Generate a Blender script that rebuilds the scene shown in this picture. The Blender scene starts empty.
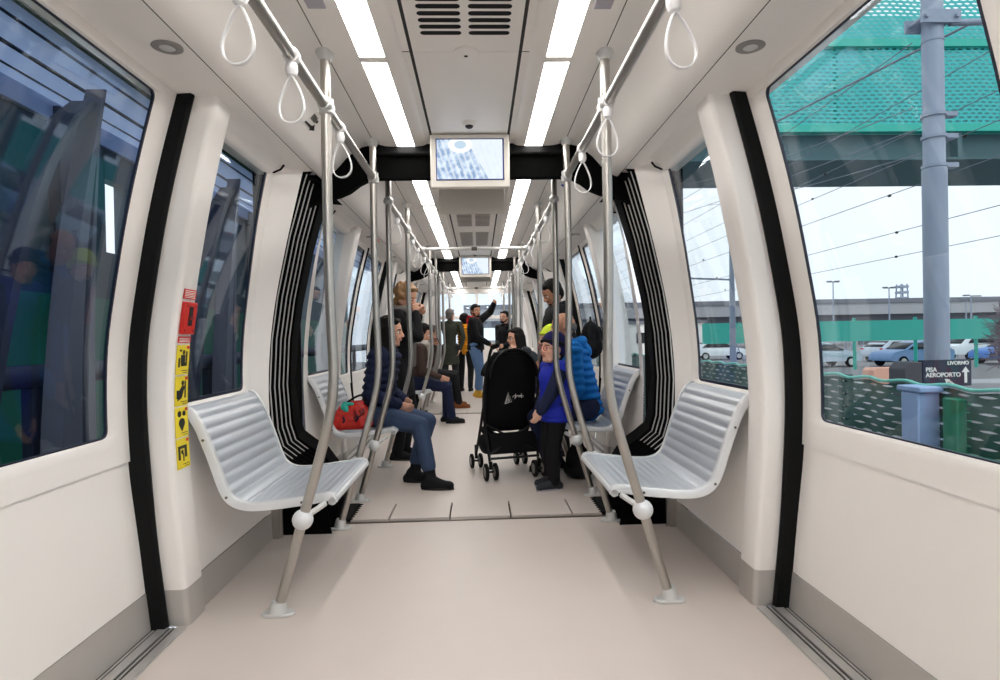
import bpy, bmesh, math, random
from mathutils import Vector, Matrix, Euler
random.seed(7)
S = bpy.context.scene
C = S.collection
PI = math.pi

# ------------------------------------------------------------------ camera, world, exposure
cam_d = bpy.data.cameras.new('camera')
cam = bpy.data.objects.new('camera', cam_d)
C.objects.link(cam)
cam_d.sensor_width = 36.0
cam_d.lens = 586.06 / 1000 * 36.0
cam_d.clip_start = 0.05
cam_d.clip_end = 900
CX, CH, YAW, PITCH, ROLL = 0.0313, 1.12, 0.036, -0.005, -0.0186
_w = Vector((math.sin(YAW) * math.cos(PITCH), math.cos(YAW) * math.cos(PITCH), math.sin(PITCH)))
_r0 = Vector((math.cos(YAW), -math.sin(YAW), 0))
_u0 = _r0.cross(_w)
_r = math.cos(ROLL) * _r0 + math.sin(ROLL) * _u0
_u = _r.cross(_w)
cam.matrix_world = Matrix(((_r.x, _u.x, -_w.x, CX), (_r.y, _u.y, -_w.y, 0), (_r.z, _u.z, -_w.z, CH), (0, 0, 0, 1)))
S.camera = cam

wd = bpy.data.worlds.new('overcast_sky')
S.world = wd
wd.use_nodes = True
wn = wd.node_tree
wn.nodes['Background'].inputs[0].default_value = (0.93, 0.955, 1.0, 1)
wn.nodes['Background'].inputs[1].default_value = 1.5
_tc = wn.nodes.new('ShaderNodeTexCoord'); _ns = wn.nodes.new('ShaderNodeTexNoise'); _cr = wn.nodes.new('ShaderNodeValToRGB')
_ns.inputs['Scale'].default_value = 2.2; _ns.inputs['Detail'].default_value = 3
_cr.color_ramp.elements[0].position = .35; _cr.color_ramp.elements[0].color = (.66, .72, .80, 1)
_cr.color_ramp.elements[1].position = .62; _cr.color_ramp.elements[1].color = (.74, .77, .81, 1)
wn.links.new(_tc.outputs['Generated'], _ns.inputs['Vector']); wn.links.new(_ns.outputs['Fac'], _cr.inputs['Fac'])
wn.links.new(_cr.outputs['Color'], wn.nodes['Background'].inputs[0])
sun_d = bpy.data.lights.new('overcast_sun', 'SUN')
sun_d.energy = 0.8
sun_d.angle = math.radians(40)
sun_d.color = (1.0, 0.97, 0.93)
sun = bpy.data.objects.new('overcast_sun', sun_d)
C.objects.link(sun)
sun.rotation_euler = (math.radians(38), math.radians(28), 0)
LIGHT_STRENGTH = 13.0
S.view_settings.view_transform = 'Standard'
S.view_settings.look = 'None'
S.view_settings.gamma = 1
S.view_settings.use_curve_mapping = False
S.view_settings.exposure = 0.12
S.cycles.max_bounces = 10
S.cycles.diffuse_bounces = 6
S.cycles.transparent_max_bounces = 24
S.cycles.transmission_bounces = 6
S.cycles.sample_clamp_indirect = 6
S.cycles.use_denoising = True

# ------------------------------------------------------------------ materials
def lin(c):
    return tuple(((x / 255) / 12.92 if x / 255 <= .04045 else ((x / 255 + .055) / 1.055) ** 2.4) for x in c)

def mat(name, rgb, rough=.5, metal=0., spec=.5, noise=0., nscale=8., bump=0., bscale=40., emit=None, estr=0., srgb=True):
    m = bpy.data.materials.new(name)
    m.use_nodes = True
    nt = m.node_tree
    b = nt.nodes['Principled BSDF']
    c = lin(rgb) if srgb else rgb
    b.inputs['Base Color'].default_value = (*c, 1)
    b.inputs['Roughness'].default_value = rough
    b.inputs['Metallic'].default_value = metal
    b.inputs['Specular IOR Level'].default_value = spec
    if emit:
        b.inputs['Emission Color'].default_value = (*lin(emit), 1)
        b.inputs['Emission Strength'].default_value = estr
    tc = None
    if noise or bump:
        tc = nt.nodes.new('ShaderNodeTexCoord')
    if noise:
        n = nt.nodes.new('ShaderNodeTexNoise')
        n.inputs['Scale'].default_value = nscale
        n.inputs['Detail'].default_value = 4
        nt.links.new(tc.outputs['Object'], n.inputs['Vector'])
        mr = nt.nodes.new('ShaderNodeMapRange')
        mr.inputs['To Min'].default_value = 1 - noise
        mr.inputs['To Max'].default_value = 1 + noise
        nt.links.new(n.outputs['Fac'], mr.inputs['Value'])
        mx = nt.nodes.new('ShaderNodeVectorMath')
        mx.operation = 'SCALE'
        mx.inputs[0].default_value = c
        nt.links.new(mr.outputs[0], mx.inputs['Scale'])
        nt.links.new(mx.outputs[0], b.inputs['Base Color'])
    if bump:
        n2 = nt.nodes.new('ShaderNodeTexNoise')
        n2.inputs['Scale'].default_value = bscale
        nt.links.new(tc.outputs['Object'], n2.inputs['Vector'])
        bp = nt.nodes.new('ShaderNodeBump')
        bp.inputs['Strength'].default_value = bump
        bp.inputs['Distance'].default_value = .01
        nt.links.new(n2.outputs['Fac'], bp.inputs['Height'])
        nt.links.new(bp.outputs[0], b.inputs['Normal'])
    return m

M = {}
M['cream'] = mat('cream_wall_panel', (245, 240, 235), .38, noise=.015, nscale=3)
M['ceil'] = mat('ceiling_panel', (246, 242, 237), .42, noise=.012, nscale=3)
M['floor'] = mat('vinyl_floor', (210, 198, 190), .42, noise=.03, nscale=5, bump=.03, bscale=300)
M['steelplate'] = mat('brushed_kick_plate', (196, 191, 186), .42, metal=.4, noise=.06, nscale=6)
M['steel'] = mat('satin_steel', (184, 180, 174), .36, metal=1., noise=.04, nscale=9)
M['steel_dark'] = mat('darker_steel', (120, 112, 104), .3, metal=1.)
M['silver'] = mat('silver_paint', (214, 214, 212), .35, metal=.35, noise=.02, nscale=20)
M['seat'] = mat('seat_silver', (204, 209, 216), .30, metal=.4)
M['seat_white'] = mat('seat_white_paint', (226, 227, 228), .36, metal=.2)
M['black_rubber'] = mat('black_rubber', (11, 11, 12), .7, spec=.2, bump=.05, bscale=200)
M['black_gloss'] = mat('black_edge', (14, 14, 17), .25)
M['bellows_black'] = mat('bellows_fabric', (6, 6, 6), .95, spec=.1, bump=.1, bscale=120)
M['bellows_grey'] = mat('bellows_trim', (190, 188, 186), .5)
M['gap'] = mat('dark_gap', (40, 37, 35), .8)
M['white_plastic'] = mat('white_strap_plastic', (238, 236, 236), .35)
M['diffuser'] = mat('light_diffuser', (255, 250, 242), .4, emit=(255, 252, 248), estr=LIGHT_STRENGTH)
M['dark_plastic'] = mat('dark_plastic', (30, 30, 34), .3)
M['blackslot'] = mat('vent_slot', (6, 6, 6), .9)
M['red'] = mat('red_paint', (206, 38, 28), .4)
M['darkred'] = mat('dark_red', (120, 20, 18), .4)
M['yellow'] = mat('yellow_sticker', (238, 214, 48), .45)
M['ink'] = mat('black_ink', (22, 20, 16), .5)
M['white'] = mat('white_paper', (240, 238, 232), .5)
M['rail_metal'] = mat('door_track_metal', (206, 203, 200), .35, metal=.6, noise=.1, nscale=20)
M['spot_grey'] = mat('spot_grey', (150, 146, 143), .4, metal=.3)
M['gasket'] = mat('window_gasket', (24, 30, 50), .35)
M['grey_sensor'] = mat('grey_sensor', (170, 166, 176), .4)

def glass_mat(name, tint, refl):
    m = bpy.data.materials.new(name); m.use_nodes = True
    nt = m.node_tree; nt.nodes.clear()
    out = nt.nodes.new('ShaderNodeOutputMaterial')
    tr = nt.nodes.new('ShaderNodeBsdfTransparent'); tr.inputs[0].default_value = (*tint, 1)
    gl = nt.nodes.new('ShaderNodeBsdfGlossy'); gl.inputs['Roughness'].default_value = .02
    gl.inputs['Color'].default_value = (.85, .9, 1, 1)
    lw = nt.nodes.new('ShaderNodeLayerWeight'); lw.inputs[0].default_value = .5
    pw = nt.nodes.new('ShaderNodeMath'); pw.operation = 'POWER'; pw.inputs[1].default_value = 4.5
    fr = nt.nodes.new('ShaderNodeMapRange'); fr.inputs['To Min'].default_value = refl; fr.inputs['To Max'].default_value = .75
    nt.links.new(lw.outputs['Facing'], pw.inputs[0]); nt.links.new(pw.outputs[0], fr.inputs['Value'])
    mx = nt.nodes.new('ShaderNodeMixShader')
    nt.links.new(fr.outputs[0], mx.inputs[0]); nt.links.new(tr.outputs[0], mx.inputs[1]); nt.links.new(gl.outputs[0], mx.inputs[2])
    nt.links.new(mx.outputs[0], out.inputs[0])
    return m
M['glass'] = glass_mat('window_glass', (.95, .985, .99), .05)

# ------------------------------------------------------------------ mesh helpers
class MB:
    def __init__(s): s.v = []; s.f = []
    def add(s, vs, fs):
        o = len(s.v); s.v += [tuple(v) for v in vs]; s.f += [tuple(i + o for i in f) for f in fs]; return s
    def box(s, x0, x1, y0, y1, z0, z1):
        vs = [(x0, y0, z0), (x1, y0, z0), (x1, y1, z0), (x0, y1, z0), (x0, y0, z1), (x1, y0, z1), (x1, y1, z1), (x0, y1, z1)]
        return s.add(vs, [(0, 3, 2, 1), (4, 5, 6, 7), (0, 1, 5, 4), (1, 2, 6, 5), (2, 3, 7, 6), (3, 0, 4, 7)])
    def obox(s, c, ax, ay, az):
        c = Vector(c); ax = Vector(ax); ay = Vector(ay); az = Vector(az)
        vs = [c + sx * ax + sy * ay + sz * az for sz in (-1, 1) for sx, sy in ((-1, -1), (1, -1), (1, 1), (-1, 1))]
        return s.add(vs, [(0, 3, 2, 1), (4, 5, 6, 7), (0, 1, 5, 4), (1, 2, 6, 5), (2, 3, 7, 6), (3, 0, 4, 7)])
    def tube(s, path, r, n=14, cap=True):
        path = [Vector(p) for p in path]
        rs = r if isinstance(r, (list, tuple)) else [r] * len(path)
        up = None; rings = []
        for i, p in enumerate(path):
            if i == 0: t = path[1] - p
            elif i == len(path) - 1: t = p - path[i - 1]
            else:
                t = (path[i + 1] - p).normalized() + (p - path[i - 1]).normalized()
            if t.length < 1e-9: t = Vector((0, 0, 1))
            t.normalize()
            if up is None:
                a = Vector((1, 0, 0)) if abs(t.x) < .9 else Vector((0, 1, 0))
                up = (a - t * a.dot(t)).normalized()
            else:
                up = (up - t * up.dot(t)).normalized()
            b = t.cross(up)
            rings.append([p + rs[i] * (math.cos(2 * PI * k / n) * up + math.sin(2 * PI * k / n) * b) for k in range(n)])
        vs = [v for rg in rings for v in rg]; fs = []
        for i in range(len(rings) - 1):
            for k in range(n):
                fs.append((i * n + k, i * n + (k + 1) % n, (i + 1) * n + (k + 1) % n, (i + 1) * n + k))
        if cap:
            fs.append(tuple(reversed(range(n)))); fs.append(tuple((len(rings) - 1) * n + k for k in range(n)))
        return s.add(vs, fs)
    def ell(s, c, r, nu=18, nv=12, rot=None):
        c = Vector(c); r = (r, r, r) if isinstance(r, (int, float)) else r
        vs = []; fs = []
        for j in range(nv + 1):
            ph = PI * j / nv
            for i in range(nu):
                th = 2 * PI * i / nu
                v = Vector((r[0] * math.sin(ph) * math.cos(th), r[1] * math.sin(ph) * math.sin(th), r[2] * math.cos(ph)))
                if rot is not None: v = rot @ v
                vs.append(c + v)
        for j in range(nv):
            for i in range(nu):
                a, b = j * nu + i, j * nu + (i + 1) % nu
                fs.append((a, a + nu, b + nu, b))
        return s.add(vs, fs)
    def prism(s, pts, d):
        """pts: 3D polygon; d: extrusion vector"""
        n = len(pts); pts = [Vector(p) for p in pts]; d = Vector(d)
        vs = pts + [p + d for p in pts]
        fs = [tuple(reversed(range(n))), tuple(range(n, 2 * n))] + [(i, (i + 1) % n, n + (i + 1) % n, n + i) for i in range(n)]
        return s.add(vs, fs)
    def grid(s, rows):
        m = len(rows[0]); vs = [v for r in rows for v in r]
        fs = [(i * m + k, i * m + k + 1, (i + 1) * m + k + 1, (i + 1) * m + k) for i in range(len(rows) - 1) for k in range(m - 1)]
        return s.add(vs, fs)
    def ribbon(s, path, side, w, t):
        """flat strap: rectangular section of width w along side, thickness t"""
        path = [Vector(p) for p in path]; sd = Vector(side).normalized(); rows = []
        for i, p in enumerate(path):
            a = path[max(0, i - 1)]; b = path[min(len(path) - 1, i + 1)]
            tt = (b - a).normalized(); nn = tt.cross(sd).normalized()
            rows.append([p + sd * w / 2 + nn * t / 2, p - sd * w / 2 + nn * t / 2, p - sd * w / 2 - nn * t / 2, p + sd * w / 2 - nn * t / 2, p + sd * w / 2 + nn * t / 2])
        return s.grid(rows)
    def build(s, name, m, parent=None, smooth=True, bevel=0., solid=0., angle=35, seg=2):
        me = bpy.data.meshes.new(name)
        me.from_pydata(s.v, [], s.f)
        bm = bmesh.new(); bm.from_mesh(me)
        bmesh.ops.remove_doubles(bm, verts=bm.verts, dist=1e-5)
        bmesh.ops.recalc_face_normals(bm, faces=bm.faces)
        bm.to_mesh(me); bm.free()
        if smooth:
            me.polygons.foreach_set('use_smooth', [True] * len(me.polygons))
            me.set_sharp_from_angle(angle=math.radians(angle))
        me.materials.append(M[m] if isinstance(m, str) else m)
        o = bpy.data.objects.new(name, me)
        C.objects.link(o)
        if parent is not None:
            o.parent = parent
        if solid:
            md = o.modifiers.new('thick', 'SOLIDIFY'); md.thickness = solid; md.offset = 0
        if bevel:
            md = o.modifiers.new('bevel', 'BEVEL'); md.width = bevel; md.segments = seg; md.limit_method = 'ANGLE'
        return o

def tag(o, label=None, cat=None, group=None, kind=None):
    if label: o['label'] = label
    if cat: o['category'] = cat
    if group: o['group'] = group
    if kind: o['kind'] = kind
    return o

def empty(name, loc=(0, 0, 0), rz=0.):
    o = bpy.data.objects.new(name, None); C.objects.link(o)
    o.location = loc; o.rotation_euler = (0, 0, rz); o.empty_display_size = .1
    return o

def struct(o, label=None):
    o['kind'] = 'structure'
    if label: o['label'] = label
    return o

def copy_tree(o, parent=None):
    c = o.copy(); C.objects.link(c)
    if parent is not None: c.parent = parent
    for ch in [x for x in o.children]: copy_tree(ch, c)
    return c

def interp(prof, z):
    if z <= prof[0][0]: return prof[0][1]
    for (a, xa), (b, xb) in zip(prof, prof[1:]):
        if z <= b:
            t = (z - a) / (b - a); return xa + (xb - xa) * t
    return prof[-1][1]

def smoothprof(prof, n=40):
    """resample a polyline profile with a light smoothing so curved walls shade softly"""
    z0, z1 = prof[0][0], prof[-1][0]
    zs = [z0 + (z1 - z0) * i / n for i in range(n + 1)]
    xs = [interp(prof, z) for z in zs]
    for _ in range(6):
        xs = [xs[0]] + [(xs[i - 1] + 2 * xs[i] + xs[i + 1]) / 4 for i in range(1, n)] + [xs[-1]]
    return list(zip(zs, xs))

# inner surface profiles: (height, half width)
P_DOOR = smoothprof([(0, 1.215), (.35, 1.255), (.82, 1.285), (1.12, 1.278), (1.6, 1.195), (1.85, 1.137), (2.12, 1.065)])
P_LEAF = smoothprof([(0, 1.285), (.35, 1.310), (.82, 1.337), (1.12, 1.330), (1.6, 1.246), (1.85, 1.187), (2.12, 1.112)])
P_PILL = smoothprof([(0, 1.134), (.35, 1.16), (.6, 1.185), (.9, 1.192), (1.13, 1.175), (1.47, 1.12), (1.8, 1.055), (2.12, .975)])
P_BAY = smoothprof([(0, 1.158), (.15, 1.165), (.6, 1.215), (.86, 1.235), (1.13, 1.225), (1.5, 1.175), (1.8, 1.13), (2.12, 1.06)])
P_END = smoothprof([(0, 1.15), (.45, 1.165), (.85, 1.18), (1.13, 1.163), (1.38, 1.125), (1.73, 1.048), (2.12, .95)])
P_END2 = smoothprof([(0, 1.19), (.45, 1.2), (.85, 1.215), (1.13, 1.2), (1.38, 1.17), (1.73, 1.11), (2.12, 1.0)])

def curved_panel(mb, side, y0, y1, z0, z1, prof, hole=None, depth=.03, lip=.035, back=.05, nz=30, prof1=None):
    """wall panel that follows prof; optional rounded window hole whose edge rolls outward. prof1: profile at y1 if other than at y0"""
    def X(y, z):
        a = interp(prof, z)
        if prof1 is None: return a
        t = (y - y0) / (y1 - y0); return a + (interp(prof1, z) - a) * t
    zs = set([z0, z1] + [z0 + (z1 - z0) * i / nz for i in range(nz + 1)])
    if hole:
        hy0, hy1, hz0, hz1, r = hole
        for k in range(7):
            a = k / 6 * PI / 2
            zs |= {hz0 + r - r * math.cos(a), hz1 - r + r * math.cos(a)}
        zs |= {hz0, hz1, hz0 - lip, hz1 + lip}
    zs = sorted(z for z in zs if z0 - 1e-6 <= z <= z1 + 1e-6)
    zz = [zs[0]]
    for z in zs[1:]:
        if z - zz[-1] > 1e-4: zz.append(z)
    rows = []
    for z in zz:
        if not hole:
            rows.append([(side * X(y, z), y, z) for y in (y0, y0 + (y1 - y0) / 3, y0 + (y1 - y0) * 2 / 3, y1)])
            continue
        if z < hz0 + r: q = max(0., min(1., (hz0 + r - z) / r))
        elif z > hz1 - r: q = max(0., min(1., (z - hz1 + r) / r))
        else: q = 0.
        ins = r * (1 - math.sqrt(max(0, 1 - q * q)))
        a, b = hy0 + ins, hy1 - ins
        inside = hz0 - 1e-4 <= z <= hz1 + 1e-4
        d = depth if inside else 0.
        rows.append([(side * X(y0, z), y0, z), (side * X(max(y0 + .002, hy0 - lip), z), max(y0 + .002, hy0 - lip), z), (side * (X(a, z) + d), a, z),
                     (side * (X(b, z) + d), b, z), (side * X(min(y1 - .002, hy1 + lip), z), min(y1 - .002, hy1 + lip), z), (side * X(y1, z), y1, z)])
    m = len(rows[0]); vs = [v for r_ in rows for v in r_]; fs = []
    for i in range(len(rows) - 1):
        for k in range(m - 1):
            if hole and k == 2 and hole[2] - 1e-4 <= rows[i][0][2] and rows[i + 1][0][2] <= hole[3] + 1e-4: continue
            fs.append((i * m + k, i * m + k + 1, (i + 1) * m + k + 1, (i + 1) * m + k))
    mb.add(vs, fs)
    if hole:  # reveal going outward from the hole edge
        hy0, hy1, hz0, hz1, r = hole
        loop = hole_loop(hole)
        ring0 = [(side * (X(y, z) + depth), y, z) for y, z in loop]
        ring1 = [(side * (X(y, z) + depth + back), y, z) for y, z in loop]
        mb.grid([ring0 + [ring0[0]], ring1 + [ring1[0]]])

def hole_loop(hole, grow=0., nseg=14):
    y0, y1, z0, z1, r = hole
    y0 -= grow; y1 += grow; z0 -= grow; z1 += grow; r += grow
    r = max(r, .004)
    out = []
    for cy, cz, a0 in ((y1 - r, z0 + r, -PI / 2), (y1 - r, z1 - r, 0), (y0 + r, z1 - r, PI / 2), (y0 + r, z0 + r, PI)):
        for k in range(7):
            a = a0 + k / 6 * PI / 2
            out.append((cy + r * math.cos(a), cz + r * math.sin(a)))
    # densify long vertical runs so curved glass follows the wall
    res = []
    for i, p in enumerate(out):
        q = out[(i + 1) % len(out)]
        res.append(p)
        L = abs(q[1] - p[1])
        if L > .12:
            n = int(L / .06)
            for k in range(1, n):
                res.append((p[0] + (q[0] - p[0]) * k / n, p[1] + (q[1] - p[1]) * k / n))
    return res

def pane(mb, side, hole, prof, off, th=.006, nz=26):
    y0, y1, z0, z1, r = hole
    for o_ in (off, off + th):
        rows = []
        for i in range(nz + 1):
            z = z0 + (z1 - z0) * i / nz
            rows.append([(side * (interp(prof, z) + o_), y, z) for y in (y0, y1)])
        mb.grid(rows)
    rim = []
    for i in range(nz + 1):
        z = z0 + (z1 - z0) * i / nz
        rim.append(z)
    for y in (y0, y1):
        mb.grid([[(side * (interp(prof, z) + off), y, z), (side * (interp(prof, z) + off + th), y, z)] for z in rim])

def border(mb, side, hole, prof, off, w, th=.012):
    """black frit/gasket ring along the glass edge"""
    lo = hole_loop(hole, .004); li = hole_loop(hole, -w)
    n = min(len(lo), len(li))
    # use matched param loops
    def ring(g, o_): 
        base = hole_loop(hole)
        y0, y1, z0, z1, r = hole
        cy, cz = (y0 + y1) / 2, (z0 + z1) / 2
        out = []
        for y, z in base:
            sy = ((y1 - y0) / 2 + g) / ((y1 - y0) / 2); sz = ((z1 - z0) / 2 + g) / ((z1 - z0) / 2)
            yy, zz = cy + (y - cy) * sy, cz + (z - cz) * sz
            out.append((side * (interp(prof, zz) + o_), yy, zz))
        return out + [out[0]]
    mb.grid([ring(.006, off - th), ring(-w, off - th), ring(-w, off), ring(.006, off), ring(.006, off - th)])
# ------------------------------------------------------------------ the car body, one module per section
C1, C2, C3 = 1.27, 6.31, 11.35
CEIL = [(.60, 2.300), (.655, 2.287), (.70, 2.262), (.75, 2.222), (.80, 2.165), (.845, 2.122), (.89, 2.100), (.905, 2.097)]

def car_section(c, tagname, first=False, ymin=None, ymax=None):
    y0, y1 = c - 2.32, c + 2.32
    # floor
    fl = MB()
    fl.box(-1.18, 1.18, y0, y1, -.05, 0)
    struct(fl.build('floor', 'floor', smooth=False))
    # track plates in the doorway and channel between
    for s, sn in ((-1, 'left'), (1, 'right')):
        tk = MB()
        ya, yb = c - 1.10, c + 1.07
        tk.box(s * 1.136, s * 1.36, ya, yb, -.05, .001)
        for x0_, x1_, h_ in ((1.140, 1.176, .006), (1.186, 1.194, .006), (1.204, 1.240, .008), (1.250, 1.258, .005)):
            tk.box(s * x0_, s * x1_, ya, yb, 0, h_)
        struct(tk.build('trim_1', 'rail_metal', smooth=False))
        gp = MB(); gp.box(s * 1.262, s * 1.272, ya, yb, 0, .003); gp.box(s * 1.177, s * 1.185, ya, yb, 0, .003); gp.box(s * 1.195, s * 1.203, ya, yb, 0, .003); gp.box(s * 1.242, s * 1.249, ya, yb, 0, .003)
        struct(gp.build('trim_2', 'gap', smooth=False))
    # ceiling pieces
    cg = .004
    for s in (-1, 1):
        t = MB()   # light trough panels
        prof = [(.232, 2.300), (.262, 2.300), (.268, 2.292), (.285, 2.284), (.318, 2.281), (.330, 2.281)]
        prof2 = [(.440, 2.281), (.470, 2.281), (.51, 2.284), (.54, 2.291), (.560, 2.300), (.574, 2.300)]
        for pr in (prof, prof2):
            t.grid([[(s * x, y, z) for x, z in pr] for y in (y0, y1)])
        # bridges between the diffusers
        segs = light_segments(c)
        edges = [y0] + [e for sg in segs for e in sg] + [y1]
        for a, b in zip(edges[::2], edges[1::2]):
            t.box(s * .33, s * .44, a, b, 2.281, 2.30)
        struct(t.build('ceiling', 'ceil'))
        o = MB()   # outer vaulted panels
        pr = [(.578, 2.300)] + CEIL
        o.grid([[(s * x, y, z) for x, z in pr] for y in (y0, y1)])
        struct(o.build('ceiling', 'ceil', angle=60))
        h = MB()   # flat header above doors and windows
        h.grid([[(s * x, y, z) for x, z in ((.909, 2.097), (1.0, 2.093), (1.10, 2.088), (1.22, 2.078))] for y in (y0 + .09, y1 - .09)])
        struct(h.build('ceiling', 'ceil'))
        # tube-like header over the fixed windows
        for sg in (-1, 1):
            a, b = c + sg * 1.25, c + sg * 1.95
            hd = MB()
            pr = [(.985, 2.094), (1.02, 2.085), (1.043, 2.066), (1.055, 2.045), (1.07, 2.03), (1.10, 2.025), (1.14, 2.03)]
            hd.grid([[(s * x, y, z) for x, z in pr] for y in (min(a, b), max(a, b))])
            struct(hd.build('ceiling', 'ceil', angle=70))
    ctr = MB()   # centre panels, split by seams
    cuts = [y0, c - 1.16, c + 1.155, y1]
    for a, b in zip(cuts, cuts[1:]):
        ctr.box(-.218, .218, a + .002, b - .002, 2.298, 2.31)
    struct(ctr.build('ceiling', 'ceil', smooth=False))
    sm = MB()
    for yy in (c - 1.16, c + 1.155):
        for s in (-1, 1):
            sm.box(s * .232, s * .262, yy - .0015, yy + .0015, 2.2985, 2.3)
            sm.box(s * .578, s * .64, yy - .0012, yy + .0012, 2.2985, 2.3)
    struct(sm.build('trim_3', 'gap', smooth=False))
    bk = MB(); bk.box(-1.0, 1.0, y0, y1, 2.325, 2.34)  # dark backing added above the ceiling panels to block light
    for s in (-1, 1): bk.box(s * .85, s * 1.10, y0 + .09, y1 - .09, 2.14, 2.16)
    struct(bk.build('ceiling', 'gap', smooth=False))
    # roof shell to keep the sky out
    rf = MB()
    rf.grid([[(x, y, z) for x, z in ((-1.12, 2.17), (-1.09, 2.26), (-1.0, 2.38), (0, 2.45), (1.0, 2.38), (1.09, 2.26), (1.12, 2.17))] for y in (y0, y1)])
    struct(rf.build('ceiling', 'steelplate', solid=.01))

    for s, sn in ((-1, 'left'), (1, 'right')):
        wall_parts(c, s, sn, tagname)

def light_segments(c):
    if c == C1: return [(-.95, .15), (.2, 1.25), (1.3, 2.435), (2.475, 3.58)]
    return [(c - 2.28, c - 1.19), (c - 1.12, c - .43), (c - .36, c + .36), (c + .43, c + 1.12), (c + 1.19, c + 2.28)]

win_n = [0]; door_n = [0]
def wall_parts(c, s, sn, tagname):
    # ---- door leaves
    for (a, b, wa, wb) in ((c - .030, c + 1.062, c + .040, c + .94), (c - 1.062, c - .066, c - .94, c - .13)):
        door_n[0] += 1
        d = MB()
        hole = (wa, wb, .775, 2.05, .03)
        curved_panel(d, s, a, b, .665, 2.10, P_LEAF, hole, depth=.014, lip=.04, back=.006)
        low = smoothprof([(0, 1.266), (.35, 1.302), (.62, 1.334), (.665, 1.336)], 30)
        curved_panel(d, s, a, b, .15, .665, low)
        o = struct(d.build('door_%d' % door_n[0], 'cream', angle=50))
        k = MB(); curved_panel(k, s, a, b, .005, .15, smoothprof([(0, 1.262), (.15, 1.279)], 4)); k.build('kick_plate', 'steelplate', o)
        g = MB(); pane(g, s, hole, P_LEAF, .018); g.build('window_pane', 'glass', o, angle=20)
        e = MB(); border(e, s, hole, P_LEAF, .020, .003, .008); e.build('window_gasket', 'gasket', o)
    # centre rubber between the leaves
    r = MB(); rubber(r, s, c - .066, c - .030, P_LEAF, -.008, .05); struct(r.build('trim_4', 'black_rubber'))
    # ---- rubber seals and pillars on both sides of the doorway
    for sg in (-1, 1):
        ya = c + sg * 1.050; yb = c + sg * 1.085
        r = MB()
        rubber(r, s, min(ya, yb), max(ya, yb), P_DOOR, -.004, .074)
        struct(r.build('trim_5', 'black_rubber'))
        pa, pb = (c + sg * 1.085, c + sg * 1.235)
        p = MB(); pillar(p, s, pa, pb, .145, 2.11)
        struct(p.build('wall_%s' % sn, 'cream', angle=55, bevel=0))
        q = MB(); pillar(q, s, pa, pb, 0, .145, .001)
        struct(q.build('baseboard_%s' % sn, 'steelplate', angle=40))
    # ---- fixed window bays
    for sg in (-1, 1):
        a, b = sorted((c + sg * 1.235, c + sg * 2.13))
        wa, wb = sorted((c + sg * 1.20, c + sg * 1.93))
        win_n[0] += 1
        w = MB()
        hole = (wa, wb, .862, 2.05, .03)
        lo, hi = sorted((c + sg * 1.18, c + sg * 2.0))
        curved_panel(w, s, lo, hi, .15, 2.10, P_BAY, hole, depth=.014, lip=.02, back=.006)
        if sg > 0: curved_panel(w, s, c + 2.0, c + 2.13, .15, 2.115, P_BAY, prof1=P_END)
        else: curved_panel(w, s, c - 2.13, c - 2.0, .15, 2.115, P_END2, prof1=P_BAY)
        struct(w.build('wall_%s' % sn, 'cream', angle=60))
        bb = MB()
        curved_panel(bb, s, min(a, b), max(a, b), 0, .152, [(0, 1.155), (.152, 1.16)], nz=2)
        struct(bb.build('baseboard_%s' % sn, 'steelplate'))
        g = MB(); pane(g, s, hole, P_BAY, .018)
        go = struct(g.build('window_%d' % win_n[0], 'glass', angle=20))
        e = MB(); border(e, s, hole, P_BAY, .020, .012, .008); e.build('window_gasket', 'gasket', go)
        hk = MB(); yh = c + sg * 1.95
        hk.tube([(s * 1.10, yh, 2.045), (s * 1.06, yh, 2.035), (s * 1.025, yh, 2.05), (s * 1.005, yh, 2.075)], .006, 8)
        hk.build('seal_end', 'black_rubber', go)
        # stainless end post at the bellows
        if sg > 0:
            ep = MB(); ep.box(s * 1.105, s * 1.13, c + 2.10, c + 2.115, 0, .32); ep.box(s * 1.12, s * 1.165, c + 2.085, c + 2.13, 0, .40)
            struct(ep.build('trim_6', 'steel', smooth=False))

def rubber(mb, s, ya, yb, prof, i, o):
    rows = []
    for k in range(31):
        z = 2.11 * k / 30; x = interp(prof, z)
        rows.append([(s * (x + i), ya, z), (s * (x + i - .006), (ya + yb) / 2, z), (s * (x + i), yb, z), (s * (x + o), yb, z), (s * (x + o), ya, z), (s * (x + i), ya, z)])
    mb.grid(rows)

def pillar(mb, s, ya, yb, z0, z1, grow=0.):
    """ya is the doorway face, yb the window side"""
    d = 1 if yb > ya else -1
    rows = []; n = 26 if z1 - z0 > 1 else 3
    for k in range(n + 1):
        z = z0 + (z1 - z0) * k / n; xi = interp(P_PILL, z) - grow; xo = interp(P_DOOR, z) + .08
        r = .022
        pts = [(xo, ya)]
        pts += [(xi + r - r * math.sin(t * PI / 2) + 0, ya + d * (r - r * math.cos(t * PI / 2))) for t in (0, .33, .66, 1)]
        pts += [(xi + r * (1 - math.cos(t * PI / 2)), yb - d * (r - r * math.sin(t * PI / 2))) for t in (0, .33, .66, 1)]
        pts += [(xo, yb)]
        rows.append([(s * x, y, z) for x, y in pts])
    mb.grid(rows)

car_section(C1, 'first')
car_section(C2, 'second')
car_section(C3, 'third')

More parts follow.
